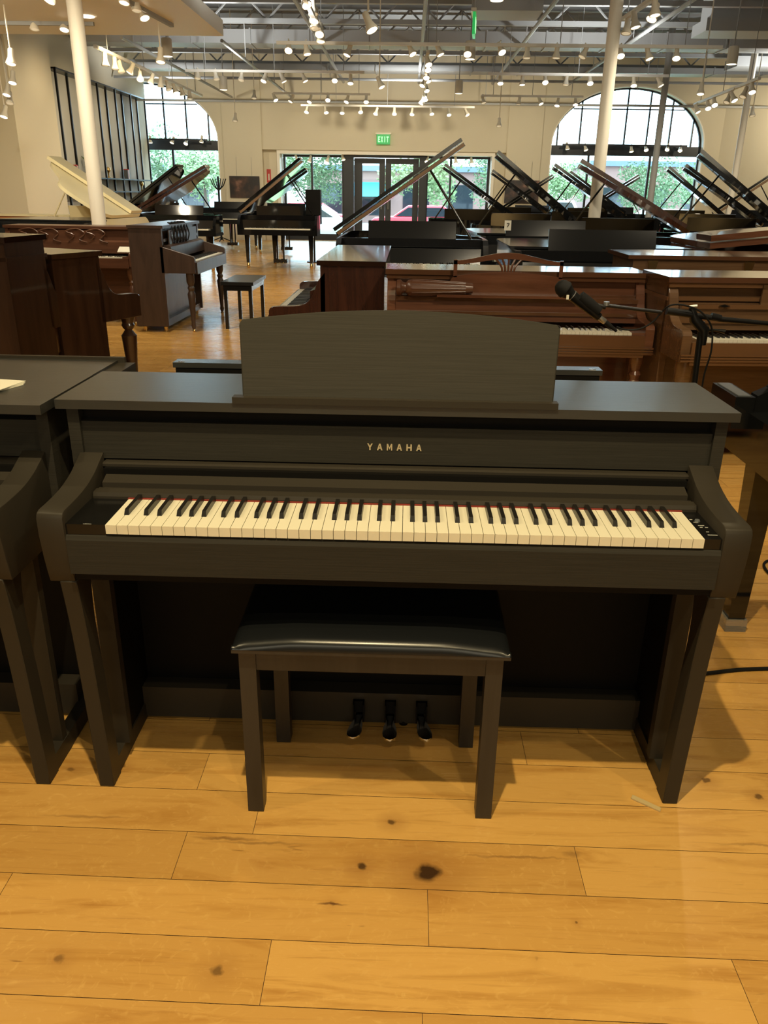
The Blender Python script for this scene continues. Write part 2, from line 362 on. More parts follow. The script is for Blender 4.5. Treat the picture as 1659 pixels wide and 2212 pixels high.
# ------------------------------------------------------------------ room shell
WY = 23.2
def struct(mb, name, m): return tag(mb.build(name, m), kind='structure')
ZC = 5.2
def arch(cx, hw, z0, rise, n=28):
    return [(cx+hw*math.cos(PI*i/n), z0+rise*math.sin(PI*i/n)) for i in range(n+1)]
def back_wall():
    WINS = ((-7.60, 2.16), (6.13, 2.15)); T = .35
    mb = MB(); zb, zs, rs = .55, 2.68, 1.5
    X0, X1 = -11, 12.5
    # wall pieces around two arched windows and the door recess
    spans = [(X0, WINS[0][0]-2.16), (WINS[0][0]+2.16, -4.2), (2.75, WINS[1][0]-2.15), (WINS[1][0]+2.15, X1)]
    for a, b in spans: mb.box(a, b, WY, WY+T, 0, ZC)
    for cx, hw in WINS:
        mb.box(cx-hw, cx+hw, WY, WY+T, 0, zb)
        arcp = arch(cx, hw, zs, rs)
        for (xa, za), (xb, zb2) in zip(arcp, arcp[1:]):
            mb.prism([(xa, za), (xb, zb2), (xb, ZC), (xa, ZC)], 'y', WY, WY+T)
    mb.box(-4.2, 2.75, WY, WY+T, 2.46, ZC)
    struct(mb, 'wall_back', M['wall'])
    mb = MB()   # recess around the entrance
    mb.box(-4.2, -3.80, WY+.18, WY+.45, 0, 2.46); mb.box(2.44, 2.75, WY+.18, WY+.45, 0, 2.46)
    struct(mb, 'wall_entrance', M['wall'])
    mb = MB(); mb.box(-3.80, -3.72, WY+.05, WY+.7, 0, 2.46); mb.box(2.36, 2.44, WY+.05, WY+.7, 0, 2.46); mb.box(-3.72, 2.36, WY+.05, WY+.75, 2.36, 2.46)
    struct(mb, 'trim_1', M['white'])
    # vertical pilaster strips on the wall
    mb = MB(); mb.box(-5.3, -4.2, WY-.05, WY, 0, ZC); mb.box(2.75, 3.72, WY-.05, WY, 0, ZC); struct(mb, 'trim_2', M['wall'])
    for n, (cx, hw) in enumerate(WINS):
        f = MB(); Y = WY+.24; o = arch(cx, hw, zs, rs); i_ = arch(cx, hw-.07, zs, rs-.07)
        f.ring(o+[(cx-hw, zb), (cx+hw, zb)], i_+[(cx-hw+.07, zb+.07), (cx+hw-.07, zb+.07)], 0, .08)
        f.xf(Matrix(((1, 0, 0, 0), (0, 0, 1, Y), (0, 1, 0, 0), (0, 0, 0, 1))))
        f.box(cx-hw, cx+hw, Y-.06, Y+.10, 2.42, 2.68)
        for k in range(-3, 4):
            x = cx+.63*k-.05; e = 1-((x-cx)/(hw))**2
            if e > 0: f.box(x-.022, x+.022, Y, Y+.07, 2.68, zs+rs*math.sqrt(e))
        f.box(cx-1.55, cx+1.55, Y, Y+.05, 3.60, 3.63)
        for x in (cx-1.0, cx+.75): f.box(x-.03, x+.03, Y, Y+.07, zb, 2.42)
        w_ = thing('window_%d' % (n+1), None, None); w_['kind'] = 'structure'
        f.build('window_frame', M['frame'], w_)
        g = MB(); g.prism([(p[0], p[1]) for p in arch(cx, hw-.06, zs, rs-.06)]+[(cx-hw+.06, zb+.05), (cx+hw-.06, zb+.05)], 'y', Y+.045, Y+.049); g.build('pane', M['glass'], w_)
        s = MB(); s.ring(arch(cx, hw+.001, zs, rs+.001)+[(cx-hw, zb), (cx+hw, zb)], arch(cx, hw-.03, zs, rs-.03)+[(cx-hw+.03, zb+.03), (cx+hw-.03, zb+.03)], 0, .235)
        s.xf(Matrix(((1, 0, 0, 0), (0, 0, 1, WY), (0, 1, 0, 0), (0, 0, 0, 1)))); s.build('window_reveal', M['white'], w_)
    # entrance glazing
    Y = WY+.6
    for n, (a, b, bars) in enumerate(((-3.70, -1.90, (-2.86,)), (.49, 2.36, (1.22,)))):
        w_ = thing('window_%d' % (n+3), None, None); w_['kind'] = 'structure'
        f = MB(); f.box(a, b, Y, Y+.1, 0, .18); f.box(a, b, Y, Y+.1, 2.30, 2.36); f.box(a, a+.07, Y, Y+.1, .18, 2.30); f.box(b-.07, b, Y, Y+.1, .18, 2.30)
        for x in bars: f.box(x-.03, x+.03, Y, Y+.1, .18, 2.30)
        f.build('window_frame', M['frame'], w_)
        MB().box(a+.07, b-.07, Y+.045, Y+.05, .18, 2.30).build('pane', M['glass'], w_)
    f = MB(); f.box(-1.90, -1.62, Y-.25, Y+.1, 0, 2.42); f.box(.30, .52, Y-.25, Y+.1, 0, 2.42); f.box(-1.62, .30, Y-.25, Y+.1, 2.30, 2.42)
    struct(f, 'trim_3', M['frame'])
    for n, (a, b) in enumerate(((-1.61, -.70), (-.69, .29))):
        d = thing('door_%d' % (n+1), None, None, (0, 0, 0)); d['kind'] = 'structure'
        f = MB(); f.box(a, a+.24 if n == 0 else a+.17, Y-.03, Y+.03, .02, 2.29); f.box(b-.17, b, Y-.03, Y+.03, .02, 2.29)
        x0, x1 = (a+.24 if n == 0 else a+.17), b-.17
        f.box(x0, x1, Y-.03, Y+.03, .02, .30); f.box(x0, x1, Y-.03, Y+.03, 2.14, 2.29)
        f.build('door_frame', M['frame'], d)
        MB().box(x0, x1, Y-.004, Y+.004, .30, 2.14).build('pane', M['glass'], d)
        MB().tube([(b-.10 if n == 0 else a+.09, Y-.08, .9), (b-.10 if n == 0 else a+.09, Y-.08, 1.35)], .014).build('door_handle', M['steel'], d)
back_wall()
def side_walls():
    mb = MB(); mb.box(-7.75, -7.45, 16.25, WY, 0, ZC); struct(mb, 'wall_left', M['wall'])
    mb = MB(); mb.box(-7.75, -7.2, 14.35, 16.25, 0, ZC); struct(mb, 'trim_4', M['wall'])
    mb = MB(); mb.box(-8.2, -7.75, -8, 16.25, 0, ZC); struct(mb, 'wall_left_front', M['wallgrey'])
    mb = MB(); mb.prism([(8.72, WY), (9.1, WY-.2), (12.5, 19.5), (12.5, WY+.3), (8.72, WY+.3)], 'z', 0, ZC); struct(mb, 'wall_right_corner', M['wall'])
    mb = MB(); mb.box(12.5, 12.8, -8, WY+.35, 0, ZC); struct(mb, 'wall_right', M['wall'])
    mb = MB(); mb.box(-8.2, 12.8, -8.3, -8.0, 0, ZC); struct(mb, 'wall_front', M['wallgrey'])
    mb = MB(); mb.box(-11, 12.8, -8.3, WY+.4, ZC, ZC+.15); struct(mb, 'ceiling', M['deck'])
    mb = MB(); mb.box(-7.45, 12.5, WY-.07, WY-.05, 0, .12); mb.box(-7.45, -7.43, 16.25, WY, 0, .12)
    # low ceiling slab over the left bay
    mb2 = MB(); mb2.box(-7.75, -2.70, 4.0, 11.5, 3.42, 3.62); struct(mb2, 'ceiling_soffit', M['white'])
    mb.b.free()
side_walls()
def ceiling_parts():
    nb = 0
    for y in (12.6, 14.4, 16.2, 18.0, 19.8, 21.6):
        mb = MB(); mb.box(-7.4, 12.4, y-.06, y+.06, 4.95, 5.05); mb.box(-7.4, 12.4, y-.06, y+.06, 4.38, 4.46)
        x = -7.2; up = True
        while x < 12.2:
            a, b = (x, x+.55); mb.tube([(a, y, 4.45 if up else 4.96), (b, y, 4.96 if up else 4.45)], .02, 5); x += .55; up = not up
        tag(mb.build('ceiling_truss', M['steelbeam']), 'grey open web steel roof truss, %s from the arched windows' % (['sixth', 'fifth', 'fourth', 'third', 'second', 'first'][nb]), 'roof truss', 'roof trusses'); nb += 1
    for i, (px, py) in enumerate(((637, 0), (920, 0), (1202, 0), (1497, 0))):
        p = atz(px, py, 4.15)
        mb = MB(); mb.tube([(p.x, 11.6, 4.15), (p.x, 22.9, 4.15)], .035, 8)
        for y in (12.6, 16.2, 19.8): mb.tube([(p.x, y, 4.15), (p.x, y, 4.40)], .01, 5)
        tag(mb.build('ceiling_pipe', M['duct']), 'grey conduit running along the ceiling, %s of four from the left' % ['first', 'second', 'third', 'fourth'][i], 'pipe', 'long ceiling conduits')
    for i, (px, py) in enumerate(((262, 81), (479, 88))):
        p = atz(px, py, 3.75)
        mb = MB(); mb.tube([(p.x, p.y, 3.75), (p.x, 22.9, 3.75)], .03, 8)
        for y in (16.2, 19.8): mb.tube([(p.x, y, 3.75), (p.x, y, 4.40)], .01, 5)
        tag(mb.build('ceiling_pipe', M['duct']), ['grey conduit above the left spotlight rail', 'grey conduit passing under the low white ceiling corner'][i], 'pipe')
    d = [(-6.9, 12, 16.9, .5, 4.15), (-6.9, 12, 21.0, .38, 4.2)]
    for i, (a, b, y, h, z) in enumerate(d):
        mb = MB(); mb.box(a, b, y, y+.6, z, z+h-.25)
        x = a+1.2
        while x < b: mb.box(x, x+.03, y-.02, y+.62, z-.02, z+h-.23); x += 1.2
        tag(mb.build('ceiling_duct', M['duct']), ['wide rectangular grey air duct crossing mid ceiling', 'rectangular grey air duct nearest the arched windows'][i], 'air duct')
    for i, (x, y, wd) in enumerate(((1.0, 13.3, 1.1), (5.2, 14.8, 1.4), (7.3, 18.9, 1.2), (-5.9, 13.0, .9))):
        mb = MB(); mb.box(x, x+wd, y, y+.8, 4.10, 4.3); mb.box(x+.1, x+wd-.1, y+.1, y+.7, 4.3, 4.95)
        tag(mb.build('air_register', M['duct']), 'boxy grey air diffuser hanging %s' % ['over the middle of the hall', 'above the right column', 'near the right arched window', 'above the left grand pianos'][i], 'air vent')
    mb = MB()
    for z, y in ((3.60, 22.3), (3.95, 20.6)): 
        mb.b.free(); mb = MB(); mb.tube([(-7.4, y, z), (12, y, z)], .03, 8)
        for x in (-6, -2, 2, 6, 10): mb.tube([(x, y, z), (x, y, ZC)], .008, 5)
        tag(mb.build('ceiling_pipe', M['steelbeam']), 'dark cross pipe %s' % ('low in front of the back wall' if z < 3.8 else 'hung just before the arched windows'), 'pipe')
ceiling_parts()
def columns():
    for i, (x, y, r, lab) in enumerate(((-3.89, 9.0, .088, 'round white column beside the cream grand piano'), (2.43, 9.5, .078, 'round white column before the right arched window'),
                                (5.51, 18.0, .07, 'slim shaded column in front of the right arched window'), (7.32, 18.0, .07, 'slim pale column at the far right'))):
        t = thing('column', lab, 'column', (x, y, 0))
        MB().lathe([(r, 0.02), (r, ZC-.001)], seg=28).build('shaft', M['white'] if i != 2 else M['steelbeam'], t, True)  # grey on the third shaft paints in its backlit shade
        MB().box(-r-.05, r+.05, -r-.05, r+.05, 0, .02).build('base_plate', M['steelbeam'], t)
columns()

# ------------------------------------------------------------------ main digital piano
def arm_profile():
    pts = [(-.083, .738), (-.078, .748), (-.066, .7515), (-.03, .752), (.004, .7535), (.035, .756), (.062, .760), (.088, .766), (.112, .773), (.135, .783), (.175, .80)]
    low = [(.175, .585), (-.064, .585), (-.070, .61), (-.077, .65), (-.083, .70)]
    return pts + low
def leg_profile():
    f = smoothpts([(-.066, .586, 0), (-.058, .53, 0), (-.050, .46, 0), (-.044, .39, 0), (-.036, .26, 0), (-.028, .12, 0), (-.022, 0, 0)], 3)
    b = smoothpts([(.030, 0, 0), (.026, .12, 0), (.018, .26, 0), (.008, .39, 0), (.004, .46, 0), (.008, .53, 0), (.02, .586, 0)], 3)
    return [(p.x, p.y) for p in f] + [(p.x, p.y) for p in b]
BLK = {1: -.0028, 3: 0, 4: 0}
def keyboard(root, x0, kw, yf, L, z, lead=True, white=None, black=None, n=52, start=5):
    # 52 whites starting at A; each key a part
    wm = {}
    def white_mesh():
        m = MB().box(-kw/2+.0006, kw/2-.0006, 0, L, -.020, 0).bev(.0012, 2)
        me = bpy.data.meshes.new('white_key'); m.b.to_mesh(me); m.b.free(); me.materials.append(white or M['ivory']); return me
    me = white_mesh()
    bl = L*.645
    m = MB(); w1, w2 = .0055*kw/.0235, .0042*kw/.0235
    bot = [m.b.verts.new(p) for p in ((-w1, -bl, -.004), (w1, -bl, -.004), (w1, 0, -.004), (-w1, 0, -.004))]
    top = [m.b.verts.new(p) for p in ((-w2, -bl+.009, .0115), (w2, -bl+.009, .0115), (w2, 0, .0115), (-w2, 0, .0115))]
    m.b.faces.new(bot[::-1]); m.b.faces.new(top)
    for i in range(4): m.b.faces.new((bot[i], bot[(i+1) % 4], top[(i+1) % 4], top[i]))
    m.bev(.0012, 2); mb_ = bpy.data.meshes.new('black_key'); m.b.to_mesh(mb_); m.b.free(); mb_.materials.append(black or M['ebony'])
    names = 'CDEFGAB'
    for i in range(n):
        o = link('white_key', me, root); o.location = (x0+kw*(i+.5), yf, z)
        nm = names[(start+i) % 7]
        if nm in 'CDFGA' and i < n-1:
            o = link('black_key', mb_, root); off = {'C': -.0025, 'D': .0025, 'F': -.003, 'G': 0, 'A': .003}[nm]
            o.location = (x0+kw*(i+1)+off, yf+L, z)
LET = {'Y': [[(0, 1), (.26, 1), (.5, .62), (.74, 1), (1, 1), (.62, .42), (.62, 0), (.38, 0), (.38, .42)]],
       'H': [[(0, 0), (.27, 0), (.27, .40), (.73, .40), (.73, 0), (1, 0), (1, 1), (.73, 1), (.73, .60), (.27, .60), (.27, 1), (0, 1)]],
       'M': [[(0, 0), (.22, 0), (.22, .66), (.5, .12), (.78, .66), (.78, 0), (1, 0), (1, 1), (.76, 1), (.5, .48), (.24, 1), (0, 1)]],
       'E': [[(0, 0), (1, 0), (1, .2), (.3, .2), (.3, .42), (.85, .42), (.85, .6), (.3, .6), (.3, .8), (1, .8), (1, 1), (0, 1)]],
       'X': [[(0, 0), (.3, 0), (.5, .34), (.7, 0), (1, 0), (.66, .52), (1, 1), (.7, 1), (.5, .70), (.3, 1), (0, 1), (.34, .52)]],
       'I': [[(.32, 0), (.68, 0), (.68, 1), (.32, 1)]], 'T': [[(.36, 0), (.64, 0), (.64, .8), (1, .8), (1, 1), (0, 1), (0, .8), (.36, .8)]],
       'A': [[(0, 0), (.25, 0), (.33, .24), (.5, .24), (.5, .44), (.40, .44), (.5, .76), (.5, 1), (.36, 1)], [(1, 0), (.64, 1), (.5, 1), (.5, .76), (.60, .44), (.5, .44), (.5, .24), (.67, .24), (.75, 0)]]}
def letters(mb, txt, x, z, w_, h, pitch, y0, y1):
    for i, c in enumerate(txt):
        for poly in LET[c]: mb.prism([(x+pitch*i+p[0]*w_, z+p[1]*h) for p in poly], 'y', y0, y1)
    return mb

def digital_piano(label, loc, main=True):
    t = thing('digital_piano', label, 'piano', loc)
    S, ST, S2 = M['satin'], M['satin_top'], M['satin2']
    # lid with rounded front nose
    if main:
        MB().box(-.762, .762, .155, .459, .906, .927).bev(.004, 3).build('lid', ST, t)
    else:
        MB().box(-.765, .765, .10, .41, .906, .927).bev(.003).build('lid', ST, t)
        MB().prism([(-1.4, .425), (.715, .425), (.715, .735), (-1.4, .735)], 'z', .885, .900).build('rear_lid', ST, t)
        m = MB(); m.prism([(.715, .425), (.735, .52), (.765, .60), (.765, .74), (.715, .74)], 'z', .86, .893); m.build('lid_end', S2, t)
        MB().box(-1.4, .735, .735, .75, .86, .908).build('lid_back_lip', S2, t)
    for s in (-1, 1):
        open_side = (not main) and s == 1
        a, b = sorted((s*.745, s*.718)); MB().box(a, b, .172, .45, .585, .906).bev(.002).build('cheek', S, t)
        a, b = sorted((s*.727, s*.672)); MB().prism(arm_profile(), 'x', a, b).bev(.0025, 2).build('arm', S2, t, True)
        a, b = sorted((s*.706, s*.670)); MB().prism(leg_profile(), 'x', a, b).bev(.002, 1).build('leg', S2, t, True)
        a, b = sorted((s*.704, s*.672)); MB().box(a, b, .02, .44, 0.004, .05).bev(.002).build('foot_rail', S2, t)
        a, b = sorted((s*.702, s*.660)); MB().box(a, b, .082, .107, .05, .585).build('rear_post', S2, t)
        a, b = sorted((s*.700, s*.676))
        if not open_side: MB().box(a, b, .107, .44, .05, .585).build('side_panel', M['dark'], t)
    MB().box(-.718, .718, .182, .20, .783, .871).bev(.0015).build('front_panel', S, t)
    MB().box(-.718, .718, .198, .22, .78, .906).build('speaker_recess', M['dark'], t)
    MB().prism([(.16, .770), (.16, .776), (.166, .779), (.19, .779), (.19, .76), (.166, .765)], 'x', -.672, .672).build('fallboard_moulding', S2, t)
    MB().prism([(.115, .747), (.146, .757), (.152, .764), (.20, .764), (.20, .72), (.115, .72)], 'x', -.660, .660).build('fallboard', S2, t)
    MB().box(-.665, .665, .145, .172, .755, .770).build('fallboard_gap', M['dark'], t)
    MB().prism([(.074, .729), (.078, .7375), (.10, .7385), (.103, .735), (.116, .735), (.116, .70), (.074, .70)], 'x', -.668, .668).build('key_ledge', S2, t)
    MB().box(.024-.612, .024+.612, .0685, .0742, .715, .7275).build('felt_strip', M['felt'], t)
    for nm, a, b in (('end_block', -.672, .024-.6125), ('control_panel', .024+.6125, .672)):
        cp = MB().box(a, b, -.074, .074, .655, .7235).bev(.0015).build(nm, M['panel'], t)
        if nm == 'control_panel':
            m = MB()
            for x, y, w_ in ((.642, .030, .006), (.648, .016, .010), (.653, -.002, .013), (.650, -.012, .006), (.661, -.012, .006), (.655, -.036, .006), (.660, -.052, .020)):
                m.box(x-w_/2, x+w_/2, y-.0011, y+.0011, .7234, .7239)
            m.build('panel_marking', M['print'], cp)
            MB().lathe([(.006, .7235), (.005, .727), (0, .7275)], (.653, .022, 0), seg=16).build('power_knob', M['grey_plastic'], cp, True)
        else:
            MB().box(-.635, -.618, -.0722, -.0712, .7236, .7240).build('panel_marking', M['print'], cp)
    MB().prism([(-.080, .612), (-.0815, .690), (-.078, .699), (-.070, .701), (-.060, .698), (-.060, .612)], 'x', -.672, .672).build('key_slip', S, t)
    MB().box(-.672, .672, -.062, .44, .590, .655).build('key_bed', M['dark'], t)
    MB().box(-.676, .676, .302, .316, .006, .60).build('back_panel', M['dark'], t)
    MB().box(-.676, .676, .25, .30, .010, .105).bev(.002).build('pedal_rail', S2, t)
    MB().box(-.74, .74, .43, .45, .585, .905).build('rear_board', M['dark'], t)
    if main:
        keyboard(t, .024-.611, 1.222/52, -.0795, .150, .7255)
        letters(MB(), 'YAMAHA', -.061, .8165, .0125, .0155, .02245, .1805, .1822).build('logo', M['gold'], t)
        # music rest
        Rr = MB(); n = 20; top = []
        for i in range(n+1):
            u = -1+2*i/n; top.append((u*.358, .176+.026*(1-u*u)-.000))
        # rounded shoulders
        pts = [(-.345, 0), (.345, 0), (.3585, .165), (.352, .176)] + [(p[0]*.965, p[1]) for p in top[::-1]] + [(-.352, .176), (-.3585, .165)]
        Rr.prism(pts, 'y', -.007, .007).bev(.003, 2)
        Rr.xf(Matrix.Translation((.006, .172, .936)) @ Matrix.Rotation(math.radians(-24), 4, 'X'))
        Rr.build('music_rest', S, t)
        MB().box(-.36, .36, .150, .176, .9275, .9415).bev(.003, 2).build('music_ledge', S2, t)
        for x in (-.083, 0.003, .088): pedal(t, x)
        MB().lathe([(.012, 0.001), (.014, .008), (.008, .03), (.008, .05)], (.040, .262, 0), seg=16).build('pedal_support', M['dark'], t)
        MB().tube(smoothpts([(-.61, .02, .59), (-.61, .0, .572), (-.595, -.005, .568), (-.555, -.005, .571), (-.545, .02, .59)], 5), .0022, 6).build('headphone_hook', M['steel'], t)
    else:
        keys = MB()
        for i in range(52): keys.box(.024-.611+i*.0235+.0006, .024-.611+(i+1)*.0235-.0006, -.0795, .07, .705, .7255)
        keys.build('keyboard', M['ivory'], t)
    return t
def pedal(t, x):
    p = MB(); s = x/.09*.16
    outl = [(-.011, 0), (-.011, -.035), (-.0175, -.06), (-.020, -.085), (-.018, -.100), (-.010, -.110), (0, -.113), (.010, -.110), (.018, -.100), (.020, -.085), (.0175, -.06), (.011, -.035), (.011, 0)]
    y0 = .248 if abs(x) > .02 else .243
    p.prism([(x*.95+a-s*b*.9, y0+b) for a, b in outl], 'z', .038, .047).bev(.0028, 2)
    o = p.build('pedal', M['chrome'], t, True)
    m = MB(); m.box(x-.015, x-.012, .222, .252, .03, .085); m.box(x+.012, x+.015, .222, .252, .03, .085); m.box(x-.015, x+.015, .24, .252, .05, .085); m.build('pedal_bracket', M['dark'], o)
main_piano = digital_piano('large matte black digital piano with raised music rest, front and centre', (0, 0, 0))
digital_piano('matte black digital piano cut off by the left edge, sheets lying on its lid', (-1.535, 0, 0), main=False)

# black slim digital piano standing back to back behind the main one
t = thing('digital_piano', 'slim low black digital piano standing behind the central one, only its ends showing', 'piano', (0, 0, 0))
MB().box(-.715, .640, .925, .985, .842, .858).bev(.002).build('lid', M['satin_top'], t)
MB().box(-.708, .633, .928, .95, .50, .8425).bev(.002).build('rear_board', M['dark'], t)
MB().box(-.70, .625, .95, 1.22, .60, .70).build('key_bed', M['dark'], t)
for x in (-.70, .59): MB().box(x, x+.035, .95, 1.22, 0, .60).build('side_panel', M['dark'], t)
for x in (-.70, .60): MB().box(x, x+.02, .93, .94, .8575, .8605).build('clip', M['chrome'], t)

# ------------------------------------------------------------------ piano bench
def bench():
    t = thing('piano_bench', 'black wooden piano bench with padded black vinyl seat at the central piano', 'bench', (0, 0, 0))
    xl, xr, yf, yb = -.3255, .2476, -.0915, .20
    for (a, b) in ((xl, yf), (xr-.036, yf), (xl+.028, yb-.036), (xr-.060, yb-.036)):
        MB().box(a, a+.037, b, b+.036, 0.002, .440).bev(.002).build('leg', M['benchwood'], t)
    fr = MB(); fr.box(xl+.037, xr-.036, yf+.004, yf+.020, .392, .444); fr.box(xl+.037, xr-.036, yb-.03, yb-.014, .392, .444)
    fr.box(xl+.01, xl+.026, yf+.036, yb-.036, .392, .444); fr.box(xr-.022, xr-.006, yf+.036, yb-.036, .392, .444); fr.build('apron', M['benchwood'], t)
    MB().box(xl-.012, xr+.014, yf-.014, yb+.006, .444, .452).bev(.003).build('seat_board', M['benchwood'], t)
    # padded seat, domed with softly dipping corners
    b = bmesh.new(); nx, ny = 36, 20; x0, x1, y0, y1 = xl-.013, xr+.015, yf-.015, yb+.008
    G = []
    for j in range(ny+1):
        row = []
        for i in range(nx+1):
            u = -1+2*i/nx; v = -1+2*j/ny
            uu = math.sin(u*PI/2); vv = math.sin(v*PI/2)
            e = (1-abs(uu)**8)*(1-abs(vv)**7); z = .453+.030*e**.30 if e > 0 else .453
            z += .003*math.exp(-((abs(uu)-.72)/.12)**2)*(vv < -.5)*(1 if e > 0 else 0)*0 - .007*max(0, min(1, (abs(uu)-.55)/.25))*(e > .01)*(.5-.5*vv)
            row.append(b.verts.new((x0+(x1-x0)*(uu+1)/2, y0+(y1-y0)*(vv+1)/2, z)))
        G.append(row)
    for j in range(ny):
        for i in range(nx): b.faces.new((G[j][i], G[j][i+1], G[j+1][i+1], G[j+1][i]))
    b.faces.new([G[0][i] for i in range(nx+1)][::-1]+[]) if False else None
    me = bpy.data.meshes.new('seat_cushion'); b.to_mesh(me); b.free(); me.materials.append(M['leather'])
    for p in me.polygons: p.use_smooth = True
    link('seat_cushion', me, t)
bench()

# papers, wedge of wood, cable
t = thing('sheet_stack', 'small stack of white sheets on the left digital piano lid', 'papers', (-1.005, .275, .9275))
for k in range(4):
    MB().box(-.11, .105, -.05, .05, .0015*k, .0015*k+.0012).xf(Matrix.Rotation(-.35+.06*k, 4, 'Z')).build('sheet', M['paper'], t)
m = MB(); m.prism([(-.031, .012), (-.024, .024), (.033, -.018), (.028, -.030)], 'z', 0.0005, .004); o = m.build('wood_shim', M['wood_shim'] if 'wood_shim' in M else mat('pale_shim', (.55, .42, .2), .7)); o.location = (.628, -.022, 0)
tag(o, 'thin pale strip lying on the floor by the right front leg', 'strip')
c = MB().tube(smoothpts([(.72, .50, .006), (.86, .52, .006), (.99, .551, .006), (1.10, .575, .006), (1.25, .585, .006), (1.5, .57, .006)], 6), .0062, 8).build('floor_cable', M['rubber'], None, True)
tag(c, 'black cable lying across the floor at the right edge', 'cable')
c = MB().tube(smoothpts([(1.62, 1.42, .006), (1.50, 1.38, .006), (1.462, 1.30, .007), (1.475, 1.21, .007), (1.53, 1.15, .008), (1.46, .95, .008), (1.40, .84, .008), (1.44, .76, .006), (1.62, .74, .006)], 6), .005, 8).build('floor_cable', M['rubber'], None, True)
tag(c, 'thin black cable looping on the floor behind the right polished piano leg', 'cable')

# ------------------------------------------------------------------ microphone on boom stand
def mic():
    Y = 1.2
    P = lambda x, y, dy=0: at(x, y, Y+dy)
    t = thing('microphone_stand', 'black boom microphone stand reaching in from the right', 'microphone stand', (1.06, 1.22, 0))
    base = Vector(t.location); L = lambda p: p-base
    top = P(1515, 692)
    MB().tube([L(P(1499, 835)), L(P(1516, 695))], .0105, 14).build('upper_tube', M['blackmetal'], t, True)
    MB().tube([Vector((-.02, -.02, .08)), L(P(1499, 835))], .014, 14).build('lower_tube', M['blackmetal'], t, True)
    MB().tube([L(P(1310, 660)), L(P(1430, 675))], .0062, 12).build('boom_tip', M['blackmetal'], t, True)
    MB().tube([L(P(1445, 673)), L(P(1560, 690)), L(P(1700, 703))], [.0095, .0095, .0075], 12).build('boom_arm', M['blackmetal'], t, True)
    MB().tube([L(P(1440, 672)), L(P(1500, 680))], .0125, 12).build('boom_collar', M['blackmetal'], t, True)
    MB().tube([L(P(1536, 683)), L(P(1556, 688))], .0125, 12).build('boom_collar', M['blackmetal'], t, True)
    MB().tube([L(P(1494, 664)), L(P(1500, 690)), L(P(1520, 712)), L(P(1517, 745))], [.009, .017, .019, .012], 12).build('clutch', M['blackmetal'], t, True)
    MB().tube([L(P(1525, 713)), L(P(1545, 713)), L(P(1566, 716))], [.006, .004, .007], 8).build('clutch_handle', M['blackmetal'], t, True)
    MB().tube([L(P(1489, 663)), L(P(1506, 661))], .005, 8).build('wing_nut', M['steel'], t, True)
    for k in range(3):
        a = .4+k*2*PI/3
        MB().tube([(-.02, -.02, .10), (-.02+.30*math.cos(a), -.02+.30*math.sin(a), .012)], .009, 8).build('leg', M['blackmetal'], t, True)
    # microphone
    m = thing('microphone', 'black handheld vocal microphone with foam-dark round head, clipped on the boom', 'microphone', P(1262, 653)); b2 = Vector(m.location); Lm = lambda p: p-b2
    h = P(1218, 624); tl = P(1305, 694, .0); ax = (tl-h).normalized(); o = Lm(h)
    MB().lathe([(0, -.030), (.012, -.0285), (.020, -.022), (.0265, -.012), (.0280, 0), (.0292, .002), (.0292, .008), (.0270, .010), (.022, .020), (.0185, .028), (.017, .032)], o, dirv=ax, seg=28).build('grille', M['rubber'], m, True)
    MB().lathe([(.0178, .030), (.0180, .040), (.0165, .080), (.0150, .120), (.0140, .155), (.0128, .158)], o, dirv=ax, seg=24).build('handle', M['blackmetal'], m, True)
    MB().lathe([(.0185, .036), (.0185, .0385)], o, dirv=ax, seg=24).build('ring', M['steel'], m, True)
    MB().box(-.004, .004, -.003, .003, -.007, .007).xf(Matrix.Translation(Lm(P(1226, 642, -.025)))).build('sticker', M['paper'], m)
    MB().lathe([(.0095, .158), (.0098, .182), (.0085, .184)], o, dirv=ax, seg=20).build('plug', M['steel'], m, True)
    MB().lathe([(.0090, .184), (.0085, .200), (.006, .222), (.004, .236)], o, dirv=ax, seg=20).build('plug_boot', M['rubber'], m, True)
    c1 = Lm(P(1272, 656)); c2 = Lm(P(1308, 664))
    MB().tube([c1-ax*.04, c1, c1+ax*.045], [.0195, .0205, .0180], 18).build('mic_clip', M['rubber'], m, True)
    MB().tube([c1+Vector((0, 0, .0)), c2], .008, 10).build('clip_joint', M['blackmetal'], m, True)
    MB().lathe([(.010, -.005), (.010, .008)], Lm(P(1310, 657)), seg=12).build('clip_nut', M['steel'], m, True)
    pts = [P(1332, 706), P(1350, 712), P(1380, 711), P(1408, 697), P(1428, 676), P(1445, 661, -.02), P(1470, 658, -.03), P(1505, 668, -.03), P(1525, 685, -.03), P(1538, 712, -.02), P(1536, 760, -.02), P(1520, 815, -.01), P(1508, 900, 0)]
    c = MB().tube(smoothpts(pts, 5), .0030, 8).build('microphone_cable', M['rubber'], None, True); tag(c, 'black microphone cable curling along the boom and down the stand', 'cable')
mic()

